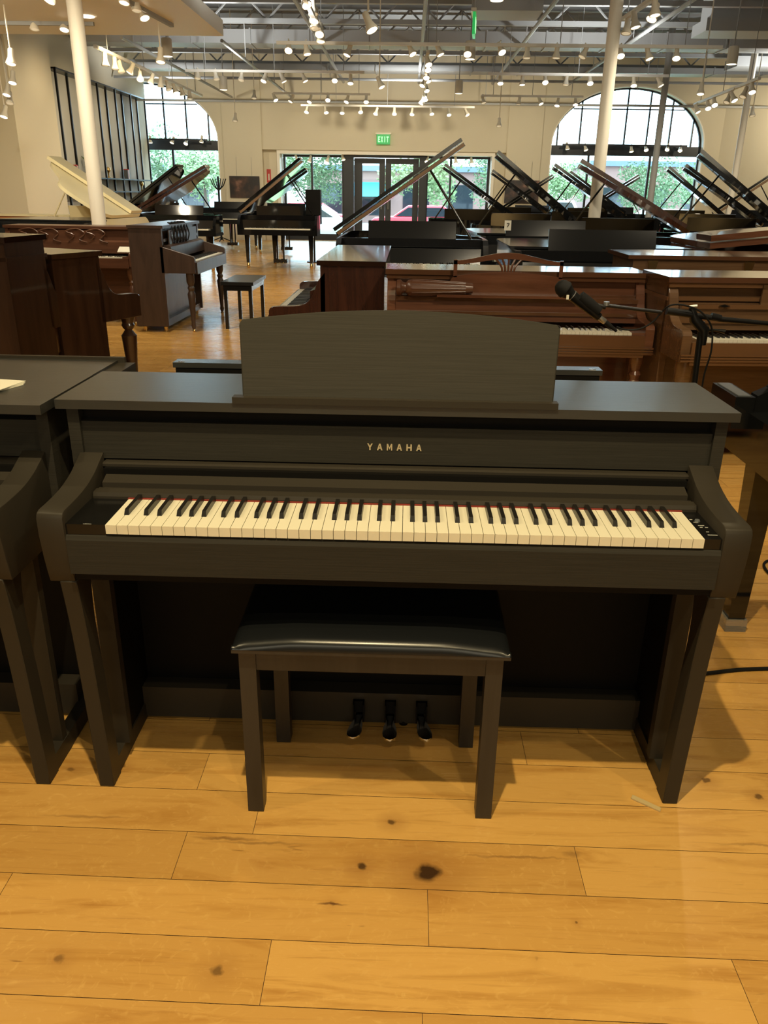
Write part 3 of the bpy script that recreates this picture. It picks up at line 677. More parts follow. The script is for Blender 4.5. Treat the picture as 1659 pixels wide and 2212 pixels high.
# ------------------------------------------------------------------ uprights
def upright(label, loc, rz, W, H, D, body, ko, zk, S, T=None, group=None, leg='turned', keys='mesh', step=False, desk=None, zb=.60, armh=.10, lower=True, scroll=True, mould=None, fancy=False):
    """origin on floor at the front of the key bed; keyboard faces -y; body spans y from ko to ko+body"""
    t = thing('upright_piano', label, 'piano', loc, rz, group); h = W/2; T = T or S; mould = mould or S
    y0, y1 = ko, ko+body
    ti = .05 if step else .0
    MB().box(-h-.012, h+.012, y0-.02, y1+.008, H-.028, H).bev(.006, 2).build('lid', T, t)
    if step:
        MB().box(-h-.006, h+.006, y0-.012, y1, H-.12, H-.10).bev(.006, 2).build('moulding', mould, t)
    for s in (-1, 1):
        a, b = sorted((s*h, s*(h-.035))); MB().box(a, b, y0, y1, .06, H-.028).bev(.002).build('side_panel', S, t)
        # arm: scroll profile from body front down to key bed
        if scroll:
            ar = smoothpts([(y0+.03, zk+armh+.16, 0), (y0-.015, zk+armh+.10, 0), (y0-.06, zk+armh, 0), (y0-.13, zk+.055, 0), (.03, zk+.045, 0), (.0, zk+.02, 0)], 4)
        else:
            ar = [Vector((y0+.03, zk+.14, 0)), Vector((y0-.05, zk+.12, 0)), Vector((.02, zk+.05, 0)), Vector((0, zk+.03, 0))]
        poly = [(p.x, p.y) for p in ar]+[(0, zb), (y0+.03, zb)]
        a, b = sorted((s*h, s*(h-.05))); MB().prism(poly, 'x', a, b).bev(.003, 1).build('arm', S, t)
    MB().box(-h+.05, h-.05, 0.0, y0+.02, zb, zk-.028).bev(.003).build('key_bed', S, t)
    MB().box(-h+.05, h-.05, -.012, .012, zb-.01, zk-.012).bev(.004).build('key_slip', mould, t)
    MB().box(-h+.035, h-.035, y0+.025, y0+.045, zk+.10, H-.028).bev(.001).build('upper_panel', S, t)
    MB().box(-h+.035, h-.035, y0-.005, y0+.03, H-.155, H-.128).bev(.005, 2).build('moulding', mould, t)
    MB().prism([(y0+.03, zk+.15), (y0-.03, zk+.15), (y0-.07, zk+.135), (y0-.075, zk+.02), (y0+.03, zk+.02)], 'x', -h+.05, h-.05).build('fallboard', S, t)
    if fancy:
        MB().box(-h-.004, h+.004, y0-.012, y0+.03, H-.052, H-.030).bev(.009, 3).build('moulding', mould, t)
        MB().box(-h+.05, h-.05, y0-.082, y0-.05, zk+.128, zk+.150).bev(.008, 3).build('fallboard_moulding', mould, t)
        MB().box(-h+.05, h-.05, y0-.083, y0-.070, zk+.055, zk+.072).bev(.005, 2).build('fallboard_moulding', mould, t)
        for z in (zb+.008, zb+.022, zb+.036): MB().box(-h+.0, h-.0, -.016, -.006, z, z+.009).bev(.003, 2).build('key_slip_reed', mould, t)
        for s in (-1, 1):
            a, b = sorted((s*(h-.002), s*(h-.05))); MB().box(a, b, y0-.035, y0+.03, zk+.14, H-.155).bev(.006, 2).build('end_bracket', mould, t)
    MB().box(-h+.035, h-.035, y1-.02, y1, .06, H-.028).build('back_board', S, t)
    MB().box(-h+.035, h-.035, y0+.07, y0+.09, .12, zb).build('lower_panel', S, t)
    MB().box(-h+.035, h-.035, y0+.02, y1, .05, .12).build('bottom_rail', S, t)
    kx = .6115*min(1, (W-.14)/1.25)
    for s in (-1, 1):
        a, b = sorted((s*(h-.05), s*(kx))); MB().box(a, b, .012, y0-.07, zk-.03, zk).build('key_block', S, t)
    if keys == 'each': keyboard(t, -kx, 2*kx/52, .014, .148, zk)
    else:
        m = MB()
        for i in range(52): m.box(-kx+2*kx/52*i+.0006, -kx+2*kx/52*(i+1)-.0006, .014, .16, zk-.02, zk)
        m.build('white_keys', M['ivory'], t)
        m = MB()
        for i in range(51):
            if 'CDEFGAB'[(5+i) % 7] in 'CDFGA': m.box(-kx+2*kx/52*(i+1)-.005, -kx+2*kx/52*(i+1)+.005, .062, .16, zk-.01, zk+.011)
        m.build('black_keys', M['ebony'], t)
    for s in (-1, 1):
        x = s*(h-.06)
        if leg == 'turned':
            pr = [(.016, .03), (.024, .06), (.020, .09), (.034, .30), (.040, .38), (.026, .41), (.036, .44), (.024, .46), (.040, .50), (.040, zb)]
            l = MB().lathe(pr, (x, .07, 0), seg=18).build('leg', S, t, True)
            MB().lathe([(.012, 0), (.018, .012), (.012, .03)], (x, .07, 0), seg=12).build('caster', M['brass'], l, True)
        elif leg == 'vase':
            pr = [(.024, .0), (.026, .05), (.036, .30), (.050, .48), (.034, .50), (.024, .515), (.036, .53), (.042, .545), (.036, .56), (.050, zb)]
            MB().lathe(pr, (x, .07, 0), seg=18).build('leg', S, t, True)
        elif leg == 'square':
            MB().box(x-.03, x+.03, .03, .09, 0, zb).bev(.004).build('leg', S, t)
        elif leg == 'column':
            pr = [(.045, .06), (.045, .12), (.028, .15), (.036, .28), (.046, .42), (.030, .46), (.045, .48), (.045, zb)]
            MB().lathe(pr, (x-s*.0, .08, 0), seg=18).build('leg', S, t, True)
            MB().box(x-.05, x+.05, .03, y0+.05, 0.01, .06).build('leg_foot', S, t)
    for s in (-1, 1):
        for y in (y0+.06, y1-.06):
            MB().lathe([(.022, 0), (.022, .05)], (s*(h-.09), y, 0), seg=10, ).build('caster', M['brass'], t, True)
    return t
# mahogany piano facing us (behind the microphone)
h1 = 1.48/2
M1 = upright('reddish mahogany upright facing the camera with openwork lyre music desk', (.640, 2.83, 0), 0, 1.46, .965, .62, .36, .30, .675, M['mahog'], T=M['lidgloss'], leg='turned', keys='each', zb=.555, mould=M['lidgloss'], fancy=True)
def lyre_desk(t):
    # openwork music desk standing on the fallboard shelf; local to M1
    y = .245; z0 = .830; cx = -.055; wb, wt = .375, .305
    H = .225
    m = MB(); m.prism([(cx-wb, z0), (cx+wb, z0), (cx+wt, z0+.105)]+[(cx+wt*u, z0+.105+.028*math.cos(u*PI/2)) for u in [1-.1*i for i in range(1, 20)]]+[(cx-wt, z0+.105)], 'y', y, y+.012)
    m.box(cx-wt, cx-wt+.02, y, y+.012, z0+.10, z0+H-.03); m.box(cx+wt-.02, cx+wt, y, y+.012, z0+.10, z0+H-.03)
    n = 20; top = [(cx+wt*(-1+2*i/n), z0+H-.035+.045*(math.cos((-1+2*i/n)*PI)+1)/2) for i in range(n+1)]
    m.prism(top+[(p[0], p[1]-.020-.014*(math.cos((p[0]-cx)/wt*PI)+1)/2) for p in top[::-1]], 'y', y, y+.012)
    d = m.build('music_desk', M['mahog'], t)
    s = MB()
    for k in range(-2, 3):
        s.tube(bez((cx+k*.016, y+.006, z0+.12), (cx+k*.016, y+.006, z0+.16), (cx+k*.020, y+.006, z0+.17), (cx+k*.044, y+.006, z0+.215), 8), .006, 6)
    s.build('desk_slat', M['mahog'], d, True)
    MB().box(cx-wb-.02, cx+wb+.02, y-.055, y+.02, z0-.005, z0+.010).bev(.003).build('desk_ledge', M['mahog'], d)
lyre_desk(M1)
t = thing('spare_piano_leg', 'turned fluted wooden leg lying on the mahogany upright', 'furniture leg', (.13, 3.05, .872))
MB().lathe([(.030, -.17), (.042, -.165), (.044, -.145), (.030, -.13), (.028, -.115), (.043, -.10), (.046, -.08), (.044, 0), (.036, .12), (.030, .22), (.026, .26)], ax='x', seg=24).build('shaft', M['brown'], t, True)
fl = MB()
for k in range(12):
    a = 2*PI*k/12; fl.tube([(-.08, .044*math.cos(a), .044*math.sin(a)), (0, .043*math.cos(a), .043*math.sin(a)), (.12, .036*math.cos(a), .036*math.sin(a)), (.22, .030*math.cos(a), .030*math.sin(a))], .0035, 5)
fl.build('fluting', M['brown'], t, True)
# mahogany upright seen from its side (faces left)
upright('dark mahogany upright seen from the side, keyboard turned left, left of the lyre-desk piano', (-.82, 4.13, 0), -PI/2, 1.52, .985, .70, .385, .32, .665, M['mahog2'], T=M['lidgloss2'], leg='column', zb=.56)
# golden oak upright at the right
RP = upright('golden oak upright with spindled music desk at the right edge, facing the camera', (2.075, 2.52, 0), .05, 1.34, .98, .62, .40, .28, .70, M['oak'], T=M['lidgloss'], leg='column', keys='each', step=True, zb=.585, mould=M['oakgloss'], fancy=True)
def spindle_desk(t):
    y = .22; z0 = .80; x = .04
    m = MB(); m.box(-.20, .40, y, y+.012, z0, z0+.022); m.box(-.20, .40, y, y+.012, z0+.125, z0+.15)
    for a, b in ((-.20, -.15), (-.035, .06), (.17, .40)): m.box(a, b, y, y+.012, z0, z0+.15)
    d = m.build('music_desk', M['oak'], t); s = MB()
    for a in (-.125, -.095, -.065, .085, .11, .14):
        s.lathe([(.004, .022), (.009, .035), (.006, .05), (.010, .075), (.005, .09), (.009, .11), (.004, .125)], (a, y+.006, z0), seg=10)
    s.build('spindle', M['oak'], d, True)
    MB().tube([(-.62, .17, .96-.17), (-.62, .17, .79)], .01).b.free()
    fr = MB()
    for a, b, c, d_ in ((-.56, -.24, .895, .903), (-.56, -.24, .812, .820), (-.56, -.55, .820, .895), (-.25, -.24, .820, .895)): fr.box(a, b, .410, .422, c, d_)
    fr.build('panel_frame', M['oakgloss'], t)
    e = MB(); e.prism([(-.43, .845), (-.40, .852), (-.37, .845), (-.40, .838)], 'y', .188, .196); e.build('escutcheon', M['dark'], t)
spindle_desk(RP)
# taller oak piano behind
t = thing('upright_piano', 'pale oak upright behind the spindle-desk one, its back turned, with two lid latches', 'piano', (2.30, 4.05, 0))
MB().box(-.80, .80, 0, .60, .975, 1.0).bev(.005).build('lid', M['lidgloss'], t)
MB().box(-.76, .76, .02, .58, .05, .975).build('body', M['oak'], t)
for x in (-.63, .01):
    MB().prism([(x-.028, .93), (x-.022, .905), (x, .893), (x+.022, .905), (x+.028, .93), (x+.034, .965), (x-.034, .965)], 'y', .004, .02).build('latch', M['brass'], t)
for x in (-.7, .7): MB().lathe([(.03, 0), (.03, .05)], (x, .3, 0), seg=10).build('caster', M['brass'], t)

# left group
A = upright('tall dark walnut upright at the left edge, its lid stepped, seen end-on', (0, 0, 0), 0, 1.46, 1.13, .50, .36, .12, .72, M['walnut'], T=M['lidgloss2'], step=True, leg='column', zb=.62)
ra = PI-math.radians(7.5); A.rotation_euler.z = ra
def place_corner(o, local, world):
    r = o.rotation_euler.z; v = Vector((local[0]*math.cos(r)-local[1]*math.sin(r), local[0]*math.sin(r)+local[1]*math.cos(r), 0)); o.location = Vector((world[0], world[1], 0))-v
place_corner(A, (-.73, .48), (-2.03, 2.62))
Bp = upright('dark walnut upright turned away, its keyboard end and tapered vase leg showing', (0, 0, 0), 0, 1.46, 1.02, .68, .36, .32, .70, M['walnut'], leg='vase', zb=.60)
Bp.rotation_euler.z = PI-math.radians(24); place_corner(Bp, (-.73, 0), (-1.70, 3.66))
Cp = upright('mid brown upright facing the camera behind the dark walnut pair, strip of keys showing', (-3.58, 7.05, 0), 0, 1.46, .99, .62, .36, .30, .70, M['brown'], leg='turned', zb=.60)
MB().box(-.35, .35, .235, .247, .83, .95).build('music_desk', M['brown'], Cp)
cs = MB()
for k, x in enumerate((-.52, -.30, -.02, .2)):
    cs.tube(smoothpts([(x, .22, .84), (x+.07, .21, .90), (x-.02, .22, .94), (x+.10, .22, .965), (x+.18, .22, .92), (x+.12, .215, .86), (x+.2, .22, .83)], 4), .007, 6)
cs.build('desk_carving', M['brown'], Cp, True)
gm = MB(); gm.tube(smoothpts([(-.02, .272, .80), (.0, .272, .812), (.03, .272, .80), (.06, .272, .81), (.09, .272, .80), (.13, .272, .808)], 5), .003, 5); gm.build('fallboard_decal', M['gold'], Cp)
c = thing('sheet_booklet', 'small open booklet on the mid brown upright', 'booklet', (-2.92, 7.12, .77))
MB().box(-.10, .10, -.05, .05, 0, .006).xf(Matrix.Rotation(.5, 4, 'X')).build('page', M['paper'], c)
CON = upright('grey brown console piano with headphone cables on its desk and turned legs', (-2.10, 7.365, 0), PI/2, 1.45, 1.035, .64, .33, .31, .70, M['console'], leg='turned', zb=.585, scroll=False)
MB().box(-.55, .55, .285, .297, .83, .985).build('music_desk', M['console'], CON)
hc = thing('headphone_cables', 'tangle of black headphone leads hung over the console piano desk', 'headphones', (-2.40, 7.25, .83))
m = MB()
for k in range(5):
    y = -.28+k*.12
    m.tube(smoothpts([(0.02, y, .02), (.03, y-.04, .12), (.0, y, .20), (-.04, y+.03, .22), (.0, y+.07, .20), (.03, y+.09, .10), (.03, y+.02, .03)], 5), .007, 6)
m.build('cable', M['rubber'], hc, True)
def small_bench(label, loc, rz, W=.60, D=.34, H=.48, S=None):
    t = thing('piano_bench', label, 'bench', loc, rz); S = S or M['gloss2']
    MB().box(-W/2, W/2, -D/2, D/2, H-.035, H).bev(.01, 2).build('seat', M['leather'], t)
    MB().box(-W/2+.02, W/2-.02, -D/2+.02, D/2-.02, H-.09, H-.035).build('apron', S, t)
    for x in (-W/2+.04, W/2-.04):
        for y in (-D/2+.04, D/2-.04): MB().box(x-.018, x+.018, y-.018, y+.018, 0, H-.09).build('leg', S, t)
    return t
small_bench('low black bench with thin legs in front of the grey brown console piano', (-1.74, 7.28, 0), PI/2, .78, .34, .485)
# distant honey piano and black lid at left
t = thing('upright_piano', 'honey coloured piano back glimpsed at the far left', 'piano', (-6.5, 13.2, 0))
MB().box(-.75, .75, -.3, .3, .05, .90).build('body', M['honey'], t); MB().box(-.78, .78, -.33, .33, .90, .93).build('lid', M['cream'], t)
MB().lathe([(.03, 0), (.03, .05)], (.5, 0, 0), seg=8).build('caster', M['brass'], t); MB().lathe([(.03, 0), (.03, .05)], (-.5, 0, 0), seg=8).build('caster', M['brass'], t)
t = thing('speaker_cabinet', 'dark grey speaker box with a white label at the far left edge', 'speaker', (-4.35, 6.3, 0))
MB().box(-.35, .26, -.15, .15, 0, 1.04).bev(.01).build('cabinet', M['grey_plastic'], t); MB().box(-.12, 0.0, -.153, -.150, .93, .99).build('label_plate', M['paper'], t)

# polished black piano at the right edge
t = thing('grand_piano', 'polished black piano body and square leg cut off by the right edge', 'piano', (0, 0, 0))
MB().box(1.085, 2.4, .35, .99, .60, .75).bev(.004).build('case', M['gloss'], t)
MB().box(1.035, 1.095, .85, 1.05, .70, .80).bev(.004).build('key_block', M['gloss'], t)
MB().box(1.046, 1.084, .86, 1.04, .800, .803).build('cheek_plate', M['cargrey'], t)
m = MB(); m.prism([(1.10, .75), (1.11, .80), (1.15, .82), (1.18, .86), (1.19, .93), (2.2, .93), (2.2, .75)], 'y', .87, .92); m.build('arm', M['gloss'], t)
for lx, ly in ((1.16, .85), (2.2, .45)):
    l = bmesh.new(); q = [[l.verts.new((lx+a*h, ly+b*h, z)) for a, b in ((-1, -1), (1, -1), (1, 1), (-1, 1))] for h, z in ((.027, .045), (.040, .60))]
    l.faces.new(q[0][::-1]); l.faces.new(q[1])
    for i in range(4): l.faces.new((q[0][i], q[0][(i+1) % 4], q[1][(i+1) % 4], q[1][i]))
    me = bpy.data.meshes.new('leg'); l.to_mesh(me); l.free(); me.materials.append(M['gloss']); link('leg', me, t)
    MB().box(lx-.035, lx+.035, ly-.035, ly+.035, 0, .045).bev(.003).build('caster_cup', M['acrylic'], t)

# ------------------------------------------------------------------ grand pianos
def outline(L=1.75, ins=0, y0=0.0):
    k = L/1.75
    pts = smoothpts([(.74, .55*k, 0), (.725, .72*k, 0), (.64, .90*k, 0), (.47, 1.08*k, 0), (.30, 1.25*k, 0), (.20, 1.42*k, 0), (.12, 1.60*k, 0), (-.02, 1.71*k, 0), (-.22, 1.75*k, 0), (-.50, 1.73*k, 0), (-.68, 1.66*k, 0), (-.74, 1.50*k, 0)], 3)
    full = [(-.74, y0), (.74, y0)]+[(p.x, p.y) for p in pts]
    if ins:
        out = []
        n = len(full)
        for i, p in enumerate(full):
            a = Vector(full[i-1]); b = Vector(full[(i+1) % n]); d = (b-a).normalized(); nn = Vector((-d.y, d.x)); q = Vector(p)+nn*ins; out.append((q.x, q.y))
        out[0] = (-.74+ins, y0+ins); out[1] = (.74-ins, y0+ins); return out
    return full
GR = {}
def grand_proto(key, C, L=1.75, ang=34, flap=True, desk=True, edge=None, closed=False, th=.048):
    t = thing('grand_piano', None, None); edge = edge or C
    hz = .955
    body = outline(L, 0, .30)
    MB().prism(body, 'z', .60, .84).build('case', C, t, True)
    MB().ring(body, outline(L, .03, .30), .84, .945).build('rim', C, t, True)
    MB().prism(outline(L, .06, .42), 'z', .845, .862).build('iron_frame', M['iron'], t)
    for s in (-1, 1):
        a, b = sorted((s*.74, s*.69)); MB().prism([(0, .60), (.31, .60), (.31, .945), (.18, .945), (.10, .90), (.03, .82), (0, .78)], 'x', a, b).build('arm', C, t)
    MB().box(-.69, .69, 0, .30, .60, .70).build('key_bed', C, t)
    MB().box(-.61, .61, .01, .155, .70, .722).build('white_keys', M['ivory'], t)
    m = MB()
    for i in range(51):
        if 'CDEFGAB'[(5+i) % 7] in 'CDFGA': m.box(-.61+.02346*(i+1)-.005, -.61+.02346*(i+1)+.005, .06, .155, .715, .734)
    m.build('black_keys', M['ebony'], t)
    MB().prism([(.16, .72), (.20, .86), (.215, .86), (.30, .74), (.30, .70), (.16, .70)], 'x', -.69, .69).build('fallboard', C, t)
    if desk:
        d = MB().box(-.44, .44, -.008, .008, 0, .245).bev(.003); d.xf(Matrix.Translation((0, .40, .865)) @ Matrix.Rotation(math.radians(-14), 4, 'X')); d.build('music_desk', C, t)
        MB().box(-.5, .5, .30, .44, .85, .865).build('desk_shelf', C, t)
    lo = [p for p in outline(L, 0, .44 if flap else .06)]
    lo = [(p[0]*1.015, p[1]) for p in lo]
    if closed:
        MB().prism(lo, 'z', .947, .967).build('lid', C, t, True)
    else:
        R_ = Matrix.Translation((-.75, 0, hz)) @ Matrix.Rotation(-math.radians(ang), 4, 'Y') @ Matrix.Translation((.75, 0, 0))
        m = MB(); m.prism(lo, 'z', 0, th); m.xf(R_); m.build('lid', edge, t, True)
        if key in ('big', 'std36'):
            m = MB(); m.box(-.74, .745, .430, .440, .004, th-.004); m.xf(R_); m.build('lid_edge', M['wood_edge'], t)
        if flap:
            m = MB(); m.box(-.75, .75, .425, .80, th+.014, 2*th+.014); m.xf(R_); m.build('lid_flap', edge, t)
        a = R_ @ Vector((.36, .66, 0)); MB().tube([(.66, .62, .86), a], .012, 8).build('prop_stick', C, t, True)
    for x, y in ((-.60, .22), (.60, .22), (-.25, L-.42)):
        l = MB(); l.prism([(-.045, .60), (.045, .60), (.028, .10), (-.028, .10)], 'y', y-.035, y+.035); l.xf(Matrix.Translation((x, 0, 0))); lg = l.build('leg', C, t)
        MB().lathe([(.022, 0), (.034, .02), (.030, .06), (.02, .10)], (x, y, 0), seg=12).build('caster', M['brass'], lg, True)
    ly = MB(); ly.box(-.075, -.045, .33, .36, .16, .60); ly.box(.045, .075, .33, .36, .16, .60); ly.box(-.13, .13, .26, .40, .09, .16); lr = ly.build('pedal_lyre', C, t)
    for x in (-.07, 0, .07): MB().box(x-.012, x+.012, .17, .28, .10, .108).build('pedal', M['brass'], lr)
    t.location = (0, 0, 0); GR[key] = t; return t
used = set()
def grand(key, label, x, y, rz=0, sc=1.0, group=None):
    o = GR[key] if key not in used else copy_tree(GR[key]); used.add(key)
    o.location = (x, y, 0); o.rotation_euler = (0, 0, rz); o.scale = (1, 1, sc); tag(o, label, 'piano', group); return o
grand_proto('big', M['gloss2'], 2.0, 34, edge=M['gloss2'], th=.036)
grand_proto('std', M['gloss'], 1.75, 33)
grand_proto('std36', M['gloss'], 1.65, 37)
grand_proto('white', M['cream'], 1.6, 31, desk=True)
grand_proto('closed', M['gloss2'], 1.7, closed=True, desk=False)
grand_proto('mahog', M['gloss'], 1.7, 29, flap=True, edge=M['mahog2'])
grand_proto('low', M['gloss2'], 1.8, closed=True, desk=True)
grand_proto('brownlow', M['mahog'], 1.8, 6, desk=False, flap=True)
grand('big', 'black grand piano with tall brown-edged lid rising in front of the entrance doors', .06, 6.45)
grand('white', 'cream white grand piano with open lid by the left wall', -4.98, 12.4, PI-.13)
grand('closed', 'black grand piano with closed lid in front of the cream grand', -4.9, 9.2, -.12)
grand('std', 'black grand piano with open lid under the left arched window, behind the white column', -5.45, 16.3, -.15)
grand('mahog', 'grand piano with brown underlid open, between the white column and the left portrait', -4.12, 13.2, 0)
grand('std36', 'black grand piano with paired open lids, left of the entrance, gold-tipped legs', -2.40, 13.9, 0)
grand('std', 'black grand piano right behind the gold-leg one beside the speaker box', -2.80, 17.5, 0)
def fan(x, y, back=True):
    """grands stand fanned out in the hall, tail or keyboard turned to the aisle where the photographer stands"""
    a = math.atan2(x, y+1.56); return PI-a*.86 if back else -a*.8
for key, lab, x, y, bk in (('std', 'black grand whose lid peak stands against the right entrance door', 1.15, 14.6, 1),
    ('std36', 'black grand whose lid peak shows left of the entrance right window', 1.75, 11.6, 1),
    ('std', 'black grand with lid peak over the right entrance window, second from the doors', 2.35, 17.9, 1),
    ('std', 'black grand facing the camera with lid raised to the right below the right portrait', 3.2, 20.4, 0),
    ('mahog', 'large reddish grand with lid slanting down right, left of the right white column', 2.75, 9.6, 1),
    ('std', 'black grand lid at the right portrait edge', 4.1, 18.0, 1),
    ('std', 'black grand lid forming the left slope behind the right column', 5.1, 19.4, 0),
    ('std36', 'black grand lid forming the right slope behind the right column', 5.9, 16.9, 1),
    ('std', 'black grand with tallest lid below the right end of the right arched window', 5.15, 13.2, 1),
    ('std36', 'black grand lid rising to the right by the slim pale column', 7.6, 17.4, 0),
    ('std', 'black grand lid falling to the right at the far right edge', 7.9, 14.4, 1),
    ('std', 'black grand with open lid standing just left of the right white column base', 3.05, 13.8, 1),
    ('std36', 'black grand with open lid at the right edge behind the closed black one', 6.95, 11.4, 1),
    ('std', 'black grand with open lid nearest the right edge', 7.6, 8.8, 1),
    ('std36', 'black grand in the gap between the reddish grand and tall-lid grand', 4.45, 10.6, 1)):
    grand(key, lab, x, y, fan(x, y, bk))
grand('low', 'black grand with nearly closed lid and wide music desk, behind the lyre-desk upright', 1.62, 4.95, 0)
grand('low', 'black grand with flat lid and upright music desk left of the wide-desk grand', 1.55, 7.3, .05)
grand('low', 'black grand with flat lid below the left portrait picture', -4.35, 18.9, 0)
grand('brownlow', 'brown mahogany grand with slightly raised lid at the right edge', 3.35, 5.2, 0)
grand('closed', 'black closed grand at the right between the brown grand and the lid cluster', 4.9, 8.3, PI)

# ------------------------------------------------------------------ odds and ends
t = thing('speaker_cabinet', 'tall narrow black speaker beside the left entrance window', 'speaker', (-1.905, 15.6, 0))
MB().box(-.15, .15, -.12, .12, .75, 1.40).bev(.008).build('cabinet', M['dark'], t); MB().lathe([(.018, .02), (.018, .75)], seg=12).build('pole', M['blackmetal'], t, True); MB().lathe([(.16, 0), (.16, .02)], seg=24).build('base', M['blackmetal'], t, True)
def portrait(a, b, lab, seed, wire):
    x0, x1 = a.x, b.x; z1, z0 = a.z, b.z
    t = thing('picture', lab, 'picture', ((x0+x1)/2, WY-.08, z0)); w2 = (x1-x0)/2; h = z1-z0
    MB().box(-w2, w2, 0, .025, 0, h).build('canvas', picture_mat('picture_%d' % seed, seed), t)
    for s in (-.5, .5): MB().tube([(s*w2, .02, h), (s*w2, .02, h+.5)], .004, 5).build('hanging_wire', M['steel'], t)
portrait(at(495, 380, 23.12), at(562, 428, 23.12), 'dark picture with a glowing face hung left of the entrance', 3, 0)
portrait(at(1092, 389, 23.12), at(1162, 440, 23.12), 'reddish dark picture hung right of the entrance', 8, 0)
def exit_sign(label, loc, rz, s=1.0):
    t = thing('exit_sign', label, 'exit sign', loc, rz)
    MB().box(-.19*s, .19*s, 0, .035, -.13*s, .13*s).bev(.004).build('plate', M['exit_green'], t)
    letters(MB(), 'EXIT', -.150*s, -.075*s, .062*s, .15*s, .080*s, -.006, -.001).build('lettering', M['exit_letter'], t)
    MB().box(-.22*s, .22*s, -.01, .06, .13*s, .17*s).build('housing', M['lamp'], t)
    return t
M['exit_green'].node_tree.nodes['Principled BSDF'].inputs['Base Color'].default_value = (.0, .10, .03, 1)
M['exit_green'].node_tree.nodes['Principled BSDF'].inputs['Emission Strength'].default_value = .35
p = at(828, 301, 23.1); exit_sign('green EXIT sign over the entrance doors', (p.x, 23.1, p.z), 0)
p = at(1027, 55, 11.0); e = exit_sign('green EXIT sign hanging edge-on from the ceiling', (p.x, 11.0, p.z), PI/2-.1, 1.0)
MB().tube([(0, .02, .17), (0, .02, ZC-p.z-.001)], .008, 6).build('hanging_rod', M['steel'], e)
p = at(580, 380, 23.3); t = thing('fire_sign', 'small red and white fire extinguisher sign left of the entrance', 'sign', (p.x, 23.37, p.z))
MB().box(-.06, .06, 0, .01, -.18, .18).build('plate', M['red'], t); MB().box(-.02, .02, -.002, 0, -.12, .06).build('pictogram', M['paper'], t)
t = thing('coat_stand', 'dark coat stand with forked arms beside the left arched window', 'coat stand', (-5.3, 22.2, 0))
MB().tube([(0, 0, .05), (0, 0, 1.72)], .03, 8).build('pole', M['blackmetal'], t)
for k in range(6):
    a = k*PI/3; MB().tube([(0, 0, 1.35), (.14*math.cos(a), .14*math.sin(a), 1.48), (.22*math.cos(a), .22*math.sin(a), 1.66)], .014, 6).build('hook', M['blackmetal'], t)
for k in range(4):
    a = k*PI/2; MB().tube([(0, 0, .12), (.26*math.cos(a), .26*math.sin(a), .02)], .015, 6).build('foot', M['blackmetal'], t)
p = at(1097, 487, 7.35); t = thing('price_card', 'small white card with dark handwriting propped on a black grand', 'card', (p.x, p.y, p.z))
MB().box(-.035, .035, 0, .003, -.05, .05).build('card', M['paper'], t); MB().tube(smoothpts([(-.012, -.001, .018), (.012, -.001, .02), (.004, -.001, .0), (-.006, -.001, -.015)], 4), .004, 5).build('handwriting', M['dark'], t)
# wall shelving
for i, (ya, yb) in enumerate(((16.45, 17.55), (17.60, 18.72), (18.77, 19.90), (19.95, 21.05), (21.1, 22.3))):
    t = thing('shelving_unit', 'tall black metal display frame on the left wall, %s from the camera' % ['first', 'second', 'third', 'fourth', 'fifth'][i], 'shelving', (-7.32, ya, 0), 0, 'display frames on the left wall')
    D = yb-ya
    for y in ((0, D) if i == 4 else (0,)):
        for x in (-.10, .12): MB().box(x-.02, x+.02, y-.02, y+.02, 0, 3.62).build('post', M['blackmetal'], t)
    for z in (.5, 1.28, 1.57, 3.60):
        MB().box(-.12, .14, -.02, D+.02, z, z+.03).build('shelf', M['blackmetal'], t)
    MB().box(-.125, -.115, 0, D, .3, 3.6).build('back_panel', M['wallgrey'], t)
goods = [('vase', M['brick']), ('book_stack', M['grey_plastic']), ('ornament', M['brass']), ('potted_plant', M['leaf'])]
for i, (y, z, k) in enumerate(((16.7, 1.595, 0), (17.1, 1.595, 1), (18.0, 1.595, 3), (18.4, 1.595, 0), (19.2, 1.595, 2), (20.5, 1.595, 1), (20.8, .525, 0), (19.4, .525, 1), (21.7, 1.305, 2), (18.2, 1.305, 1))):
    nm, mt = goods[k]; t = thing(nm, '%s %s on left wall display, %s' % (['brown', 'grey', 'golden', 'green'][k], nm.replace('_', ' '), ['nearest the camera', 'beside the nearest brown vase', 'leafy on the second frame', 'on the second frame', 'on the third frame', 'on the fourth frame', 'on the low shelf of the fourth frame', 'on the low shelf of the third frame', 'on the fifth frame', 'on the middle shelf of the second frame'][i]), nm.replace('_', ' '), (-7.3, y, z))
    if k == 0: MB().lathe([(.05, 0), (.09, .08), (.07, .18), (.03, .24), (.045, .28)], seg=14).build('body', mt, t, True)
    elif k == 1:
        for q in range(4): MB().box(-.08, .08, -.09+.04*q, -.055+.04*q, 0, .22+.02*(q % 2)).build('book', [M['grey_plastic'], M['red'], M['paper'], M['brown']][q], t)
    elif k == 2: MB().lathe([(.05, 0), (.05, .02), (.015, .05), (.02, .12), (.06, .18), (.05, .24), (0, .26)], seg=14).build('body', mt, t, True)
    else:
        MB().lathe([(.06, 0), (.08, .14)], seg=14).build('pot', M['brick'], t, True); m = MB()
        for q in range(26):
            a = random.random()*6.28; r = .05+random.random()*.13; h = .2+random.random()*.3
            m.prism([(-.01, 0), (.03, .05), (-.01, .1), (-.04, .05)], 'x', 0, .003); 
        m.b.free(); m = MB()
        for q in range(30):
            a = random.random()*6.28; r = .05+random.random()*.15; h = .2+random.random()*.35
            m.tube([(0, 0, .14), (r*.5*math.cos(a), r*.5*math.sin(a), h*.8), (r*math.cos(a), r*math.sin(a), h)], [.004, .016, .003], 4)
        m.build('leaves', mt, t)

